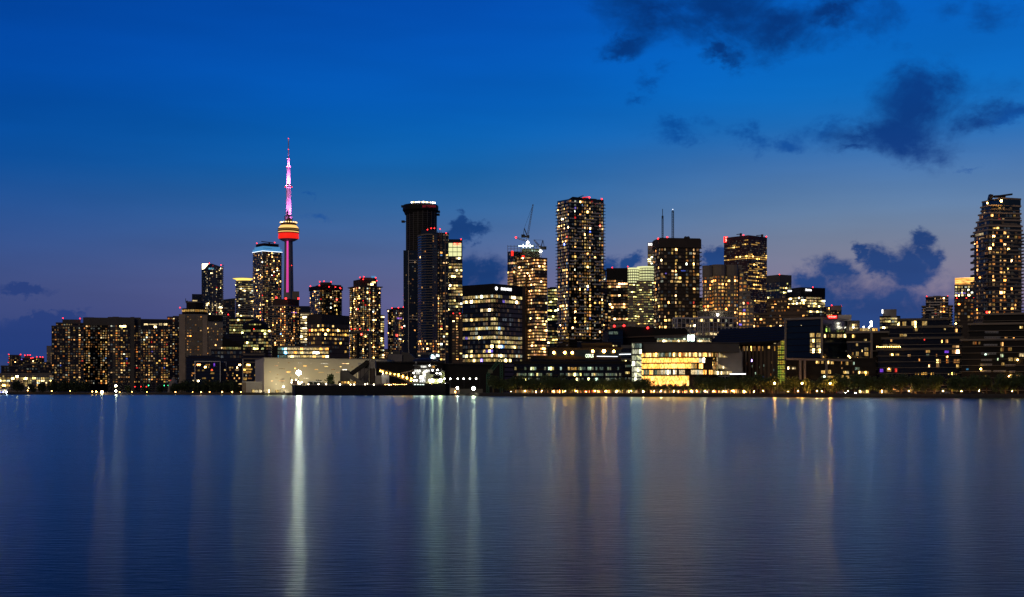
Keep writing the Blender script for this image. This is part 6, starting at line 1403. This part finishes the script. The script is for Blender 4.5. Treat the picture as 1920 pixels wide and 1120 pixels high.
def trunk_mesh(seed, h, w_):
    rd = random.Random(seed); m = MB(); z1 = h*.42; r0 = .17+h*.008
    n = 7; prev = Vector((0, 0, -.2)); pts = [(prev, r0)]
    for k in range(1, 4): prev = Vector((prev.x+rd.uniform(-.08, .08), prev.y+rd.uniform(-.08, .08), z1*k/3)); pts.append((prev, r0*(1-.16*k)))
    for (p, ra), (q, rb) in zip(pts, pts[1:]): m.beam(p, q, ra*2, 'bark')
    for k in range(6):
        a_ = rd.uniform(0, 6.28); e_ = Vector((math.cos(a_)*w_*.3, math.sin(a_)*w_*.3, h*rd.uniform(.55, .85))); md = prev.lerp(e_, .5)+Vector((0, 0, -.2)); m.beam(prev-Vector((0, 0, rd.random()*.6)), md, .16, 'bark'); m.beam(md, e_, .09, 'bark')
    me = bpy.data.meshes.new('trunk'); me.from_pydata(m.v, [], m.f); me.materials.append(MATS['bark']); me.update(); return me
CR = [(crown_mesh(s, 7.4, 7.2, 'leaf_green'), trunk_mesh(s, 7.4, 7.2)) for s in range(5)]
CS = [(crown_mesh(s+20, 6.0, 3.4, 'leaf_green', 380, .3), trunk_mesh(s+20, 6.0, 3.4)) for s in range(3)]
CD = [(crown_mesh(s+40, 8.5, 11, 'leaf_dark', 1800, .5), trunk_mesh(s+40, 8.5, 11)) for s in range(4)]
def tree(kind, x, y, s, label, group, sz=1.0, name='street_tree', z=GROUND):
    r = bpy.data.objects.new(name, None); COL.objects.link(r); r.location = (x, y, z); tag(r, label, 'tree', group)
    c, t = random.choice(kind); rz_ = R()*6.28
    for nm, me in (('crown', c), ('trunk', t)):
        o = bpy.data.objects.new(nm, me); COL.objects.link(o); o.parent = r; o.rotation_euler = (0, 0, rz_); o.scale = (s, s, s*sz)
    return r
NUM = ['first', 'second', 'third', 'fourth', 'fifth', 'sixth', 'seventh', 'eighth', 'ninth', 'tenth', 'eleventh', 'twelfth', 'thirteenth', 'fourteenth', 'fifteenth', 'sixteenth', 'seventeenth', 'eighteenth', 'nineteenth', 'twentieth']
def num(k): return NUM[k] if k < 20 else (['twenty ', 'thirty '][(k+1)//10-2]+NUM[(k+1) % 10-1] if (k+1) % 10 else {30: 'thirtieth', 40: 'fortieth'}[k+1])
GT = 'round street trees along the right quay'
big = [1909, 1885, 1850, 1819, 1785, 1752, 1718, 1690, 1656, 1630, 1602, 1576, 1546, 1519, 1490, 1474]
for k, px in enumerate(big):
    p = quay(px, 9); s = 1.2 if px not in (1519, 1474) else 1.02
    tree(CR, p.x, p.y, s*random.uniform(.93, 1.05), 'dark round street tree, %s from the right end of the quay row' % num(k), GT, 1.02)
mid_ = [1447, 1426, 1406, 1388, 1369, 1350, 1331, 1312]
ft = ['left of the lattice stair column', 'under the brown columned hall', 'before the left columns of the brown hall', 'before the white canopy light', 'under the grey curved wall', 'before the sloping lit wedge windows', 'before the gold building atrium', 'right of the thin young trees']
for k, px in enumerate(mid_):
    p = quay(px, 11); tree(CR, p.x, p.y, random.uniform(1.15, 1.3), 'dark broad street tree %s' % ft[k], GT, 1.0)
for k, px in enumerate((1292, 1282, 1268, 1245, 1257, 1233)):
    p = quay(px, 8); tree(CS, p.x, p.y, random.uniform(.75, 1.0), 'thin young tree in front of the gold lit ground floor, %s from the right' % num(k), 'young trees before the gold lit building')
for k, px in enumerate((1213, 1198, 1171, 1146, 1131, 1108, 1092, 1070, 1052, 1030, 1010, 992, 975, 958, 940, 925)):
    p = quay(px, 10+(k % 3)*2); tree(CR, p.x, p.y, random.uniform(1.05, 1.28) if px > 1060 else random.uniform(1.15, 1.4), 'dark street tree below the grey lettered office, %s leftwards from the pale stair tower' % num(k), GT)
for k, px in enumerate((1461, 1510, 1562, 1616, 1645, 1667, 1735, 1802, 1867)):
    p = quay(px, 4); tree(CS, p.x, p.y, random.uniform(.8, 1.0), 'small lamp lit tree between the round quay trees, %s from the left' % num(k), 'small lamp lit trees on the right quay')
for k, (px, s, Yt_) in enumerate([(33, .95, 1100), (60, .7, 1110), (80, .85, 1115), (100, .9, 1110), (120, 1.0, 1105), (142, .95, 1100), (160, .9, 1100), (328, .75, 1040), (345, .95, 1040), (366, .9, 1035), (386, .95, 1035), (404, .9, 1030), (424, .95, 1030), (441, .85, 1025), (240, .55, 1060), (275, .5, 1060), (300, .6, 1050)]):
    tree(CD, XX(px, Yt_), Yt_, s, 'dark bushy shore tree, %s from the left edge of the water' % num(sorted([33, 60, 80, 100, 120, 142, 160, 328, 345, 366, 386, 404, 424, 441, 240, 275, 300]).index(px)), 'dark trees on the left shore', 1.15, 'shore_tree')
tree(CD, XX(592, 958), 958, 1.05, 'broad rounded tree against the pale warehouse wall', None, .95, 'broad_tree'); tree(CD, XX(603, 962), 962, .75, 'low tree joining the broad one before the warehouse wall', None, 1.0, 'broad_tree')
tree([CS[0]], XX(619, 958), 958, 2.1, 'tall dark tree with uneven crown, right of the broad one at the warehouse', None, 1.15, 'tall_tree'); tree([CS[1]], XX(622, 960), 960, 2.0, 'shorter companion of the tall uneven tree at the warehouse', None, .8, 'tall_tree')
r = root('canopy_tent', 'long pale canopy roof under the broad tree by the warehouse', 'tent', (XX(592, 950), 950, GROUND))
m = MB(); m.beam(P(578, 715.4, 950), P(606, 715.4, 950), 1.0, 'paint_white', .6)
m.build('canopy', r); m = MB()
for x in (579, 588, 597, 605): m.beam(P(x, 715.6, 950), P(x, 737, 950), .18, 'metal_grey')
m.build('pole', r)
# ================================================================== LAMPS

for k, px in enumerate((1452.5, 1504, 1556.5)):
    p = quay(px, 3); lamp_post('street_lamp', 'tall orange street lamp on the quay, %s' % ('before the lattice stair column', 'before the left of the blue glass block', 'before the right of the blue glass block')[k], px, 718.8, p.y, .34, 'lamp_orange2', 'tall orange street lamps')
pl_ = [958, 985, 1016, 1038, 1060, 1080, 1098, 1116, 1136, 1157, 1184, 1206, 1226, 1240, 1263, 1280, 1296, 1306, 1322, 1338, 1358, 1374, 1396, 1414, 1432, 1462, 1478, 1496, 1512, 1532, 1541, 1566, 1590, 1614, 1643, 1672, 1704, 1736, 1768, 1803, 1836, 1868, 1898]
for k, px in enumerate(pl_):
    p = quay(px, 12.5 if k % 2 else 6); lamp_post('path_lamp', 'low warm path lamp under the quay trees, %s from the left' % num(k) if k < 40 else 'low warm path lamp under the quay trees, %s from the right end' % num(len(pl_)-1-k), px, 734.2-R()*1.5, p.y, .10+R()*.06, 'lamp_path', 'low path lamps under the quay trees')
ll = [(52, 733, .5), (97, 734, .5), (131.5, 734, .4), (173, 735, .6), (180.5, 735.3, .8), (224.5, 736, .4), (247.5, 735.4, .4), (275.5, 735.8, .35), (329, 735.8, .5), (361, 735.8, .3), (377, 735.8, .5), (393, 735.8, .4), (416.5, 735.8, .6), (435.5, 735.8, .5), (451.5, 735.8, .45)]
for k, (px, py, rr_) in enumerate(ll):
    lamp_post('shore_lamp', 'small orange lamp low on the left shore, %s from the left' % num(k), px, py-.6, 1075-px*.18, rr_*.75, 'lamp_shore', 'small lamps on the left shore')

lamp_post('shore_floodlight', 'brightest white lamp at the foot of the dark slabs on the left shore', 191, 735.4, 1040, 1.0, 'flood_shore')
lamp_post('shore_floodlight', 'high white lamp on a tall pole before the pier fronted slab', 217.3, 723.4, 1040, .8, 'flood_shore2')
lamp_post('shore_floodlight', 'lower white lamp directly under the high pole lamp on the left shore', 217.3, 733.4, 1035, .6, 'flood_shore3')
for k, (px, c_) in enumerate(((253, 'r'), (264, 'r'), (274.5, 'r'), (278.5, 'g'), (308, 'g'), (315.5, 'g'))):
    Yt_ = 1060; r = root('traffic_light', 'small %s traffic light on the left shore, %s of six from the left' % ('red' if c_ == 'r' else 'green', num(k)), 'traffic light', (XX(px, Yt_), Yt_, GROUND), 'traffic lights on the left shore')
    m = MB(); m.beam((XX(px, Yt_), Yt_, GROUND), P(px, 725.5, Yt_), .18, 'metal_dark'); m.box(tuple(P(px, 726.5, Yt_+.3)), .7, .5, 1.6, 'metal_dark'); m.build('pole', r)
    m = MB(); m.ball(P(px, 725.3 if c_ == 'r' else 723, Yt_-.2), .34, 'warning_red' if c_ == 'r' else 'traffic_green'); m.build('lens', r)
r = root('sailing_mast', 'pale ghostly conical tent roof on the left shore beside the hotel foot', 'tent', (XX(322, 1045), 1045, GROUND))
m = MB(); m.lathe((XX(325, 1045), 1045, 0), [(4.4, GROUND), (4.0, ZZ(722, 1045)), (2.6, ZZ(716, 1045)), (.4, ZZ(707, 1045))], 'wall_grey', 16); m.build('canopy', r); r.name = 'conical_tent'
# quay-side lit shopfronts and stalls under the trees
GS = 'lit stalls along the quay promenade'
GCOL = [('white', 'lit_cream'), ('red', 'lit_red'), ('blue', 'lit_blue'), ('amber', 'lit_amber'), ('cream', 'lit_office'), ('mixed colour', 'lit_colour')]
st0 = [1192, 1224, 1236, 1248, 1259, 1271, 1284, 1297, 1310, 1324, 1340, 1352, 1366, 1381, 1396]
pals = [0, 0, 2, 4, 5, 0, 3, 5, 1, 2, 1, 0, 4, 1, 3]
for k, px in enumerate(st0):
    p = quay(px, 15); nm, pal = GCOL[pals[k]]; r = root('market_stall', 'small stall glowing %s under the quay trees, %s from the left' % (nm, num(k)), 'stall', (p.x, p.y, GROUND), GS)
    Yk = p.y; a_, b_ = px-5, px+5; fp = F(a_, b_, Yk, 3)
    m = MB(); m.prism(fp, GROUND, ZZ(731.3, Yk), 'wall_darkbrown'); m.build('booth', r); m = MB(); m.prism(offset(fp, .5), ZZ(731.3, Yk), ZZ(730.6, Yk), 'wall_sand', bottom=True); m.build('roof', r)
    W = []
    for j in range(6):
        x = a_+.3+j*1.6
        if R() < .85: wx(fp, 0, [(x, x+1.1, 732.2, 736.8)], pal if R() < .4 else random.choice(('lit_colour', 'lit_stall', 'lit_stall')), W)
    place_windows(r, W)
for k, (a_, b_, n_) in enumerate([(962, 1030, 'leftmost of the long low arcades under the trees'), (1034, 1076, 'second long low arcade under the trees from the left'), (1080, 1150, 'arcade with reddish lights below the small roof letters'), (1152, 1182, 'short arcade lit greenish white at the foot of the stair tower'), (1610, 1630, 'pale lit kiosk wall between trees below the lamp lit roof terraces'), (1648, 1664, 'pale lit kiosk wall right of the first, below the wide dark condo')]):
    p = quay((a_+b_)/2, 17); Yk = p.y; fp = F(a_, b_, Yk, 3); r = bld('arcade', n_, fp, 'arcade')
    m = MB(); m.prism(fp, GROUND, ZZ(730.8 if k < 4 else 731.5, Yk), 'wall_darkbrown'); m.build('wall', r); W = []; x = a_+.5; sp = 2.0 if k < 4 else 2.2
    while x < b_-1.5:
        if R() < (.7 if k < 4 else 1): wx(fp, 0, [(x, x+(1.2 if k < 4 else 2.1), 731.8, 736.8)], {0: random.choice(('lit_teal', 'lit_warm')), 1: 'lit_warm', 2: random.choice(('lit_red', 'lit_stall', 'lit_warm')), 3: 'lit_cream', 4: 'lit_cream', 5: 'lit_amber'}[k], W)
        x += sp
    place_windows(r, W)
# cars on the quay road
def car(px, off, label, mat, lights=False):
    p = quay(px, off); r = bpy.data.objects.new('parked_car', None); COL.objects.link(r); r.location = (p.x, p.y, GROUND+.02); tag(r, label, 'car', 'cars parked along the quay'); r.rotation_euler = (0, 0, math.atan2(QD.y, QD.x)); r['_b'] = [0.0, 0.0, 0.0]
    m = MB(); prof = [(-2.2, .35), (-2.25, .75), (-1.9, .95), (-1.2, 1.0), (-.7, 1.45), (.7, 1.48), (1.3, 1.02), (2.1, .88), (2.25, .6), (2.2, .35)]
    n = len(prof)
    for y in (-.88, .88):
        for x, z in prof: m.v.append((x, y*(.86 if z > 1.2 else 1), z))
    m.face(tuple(range(n)), mat); m.face(tuple(2*n-1-i for i in range(n)), mat)
    for i in range(n): j = (i+1) % n; m.face((j, i, n+i, n+j), mat)
    m.build('body', r)
    m = MB()
    for y in (-.885, .885): m.box((0, y*.93, 1.04), 1.5, .04, .34, 'glass_dark')
    m.build('side_glass', r)
    for x in (-1.4, 1.4):
        for y in (-.8, .8):
            m = MB(); m.lathe((0, 0, 0), [(.33, -.11), (.33, .11)], 'rubber', 14); m.v = [(a+x, c+y, b+.33) for a, b, c in m.v]; m.build('wheel', r)
    for y in (-.6, .6):
        m = MB(); m.box((2.24, y, .6), .08, .3, .16, 'lamp_small3' if lights else 'paint_white'); m.build('headlight', r)
        m = MB(); m.box((-2.26, y, .68), .06, .3, .14, 'warning_red_dim' if lights else 'wall_red'); m.build('tail_light', r)
    return r
for px, lab, mt_, li in ((1578, 'car with bright headlights driving along the quay, left of the pale kiosk wall', 'car_silver', True), (1596, 'second car with headlights on, close behind the first on the quay', 'car_paint', True), (1640, 'dark parked car between the two pale lit kiosk walls', 'car_paint', False), (1700, 'dark parked car between the eighth and seventh tree from the right end', 'car_paint', False), (1764, 'dark parked car under the wide dark condo, right of its middle', 'car_paint', False), (1772, 'silver parked car touching the dark one under the wide dark condo', 'car_silver', False), (1826, 'dark parked car at the foot of the stacked balcony building', 'car_paint', False), (1835, 'second dark parked car at the foot of the stacked balcony building', 'car_paint', False)): car(px, 4.2, lab, mt_, li)
for o in COL.objects:
    if '_b' in o: del o['_b']
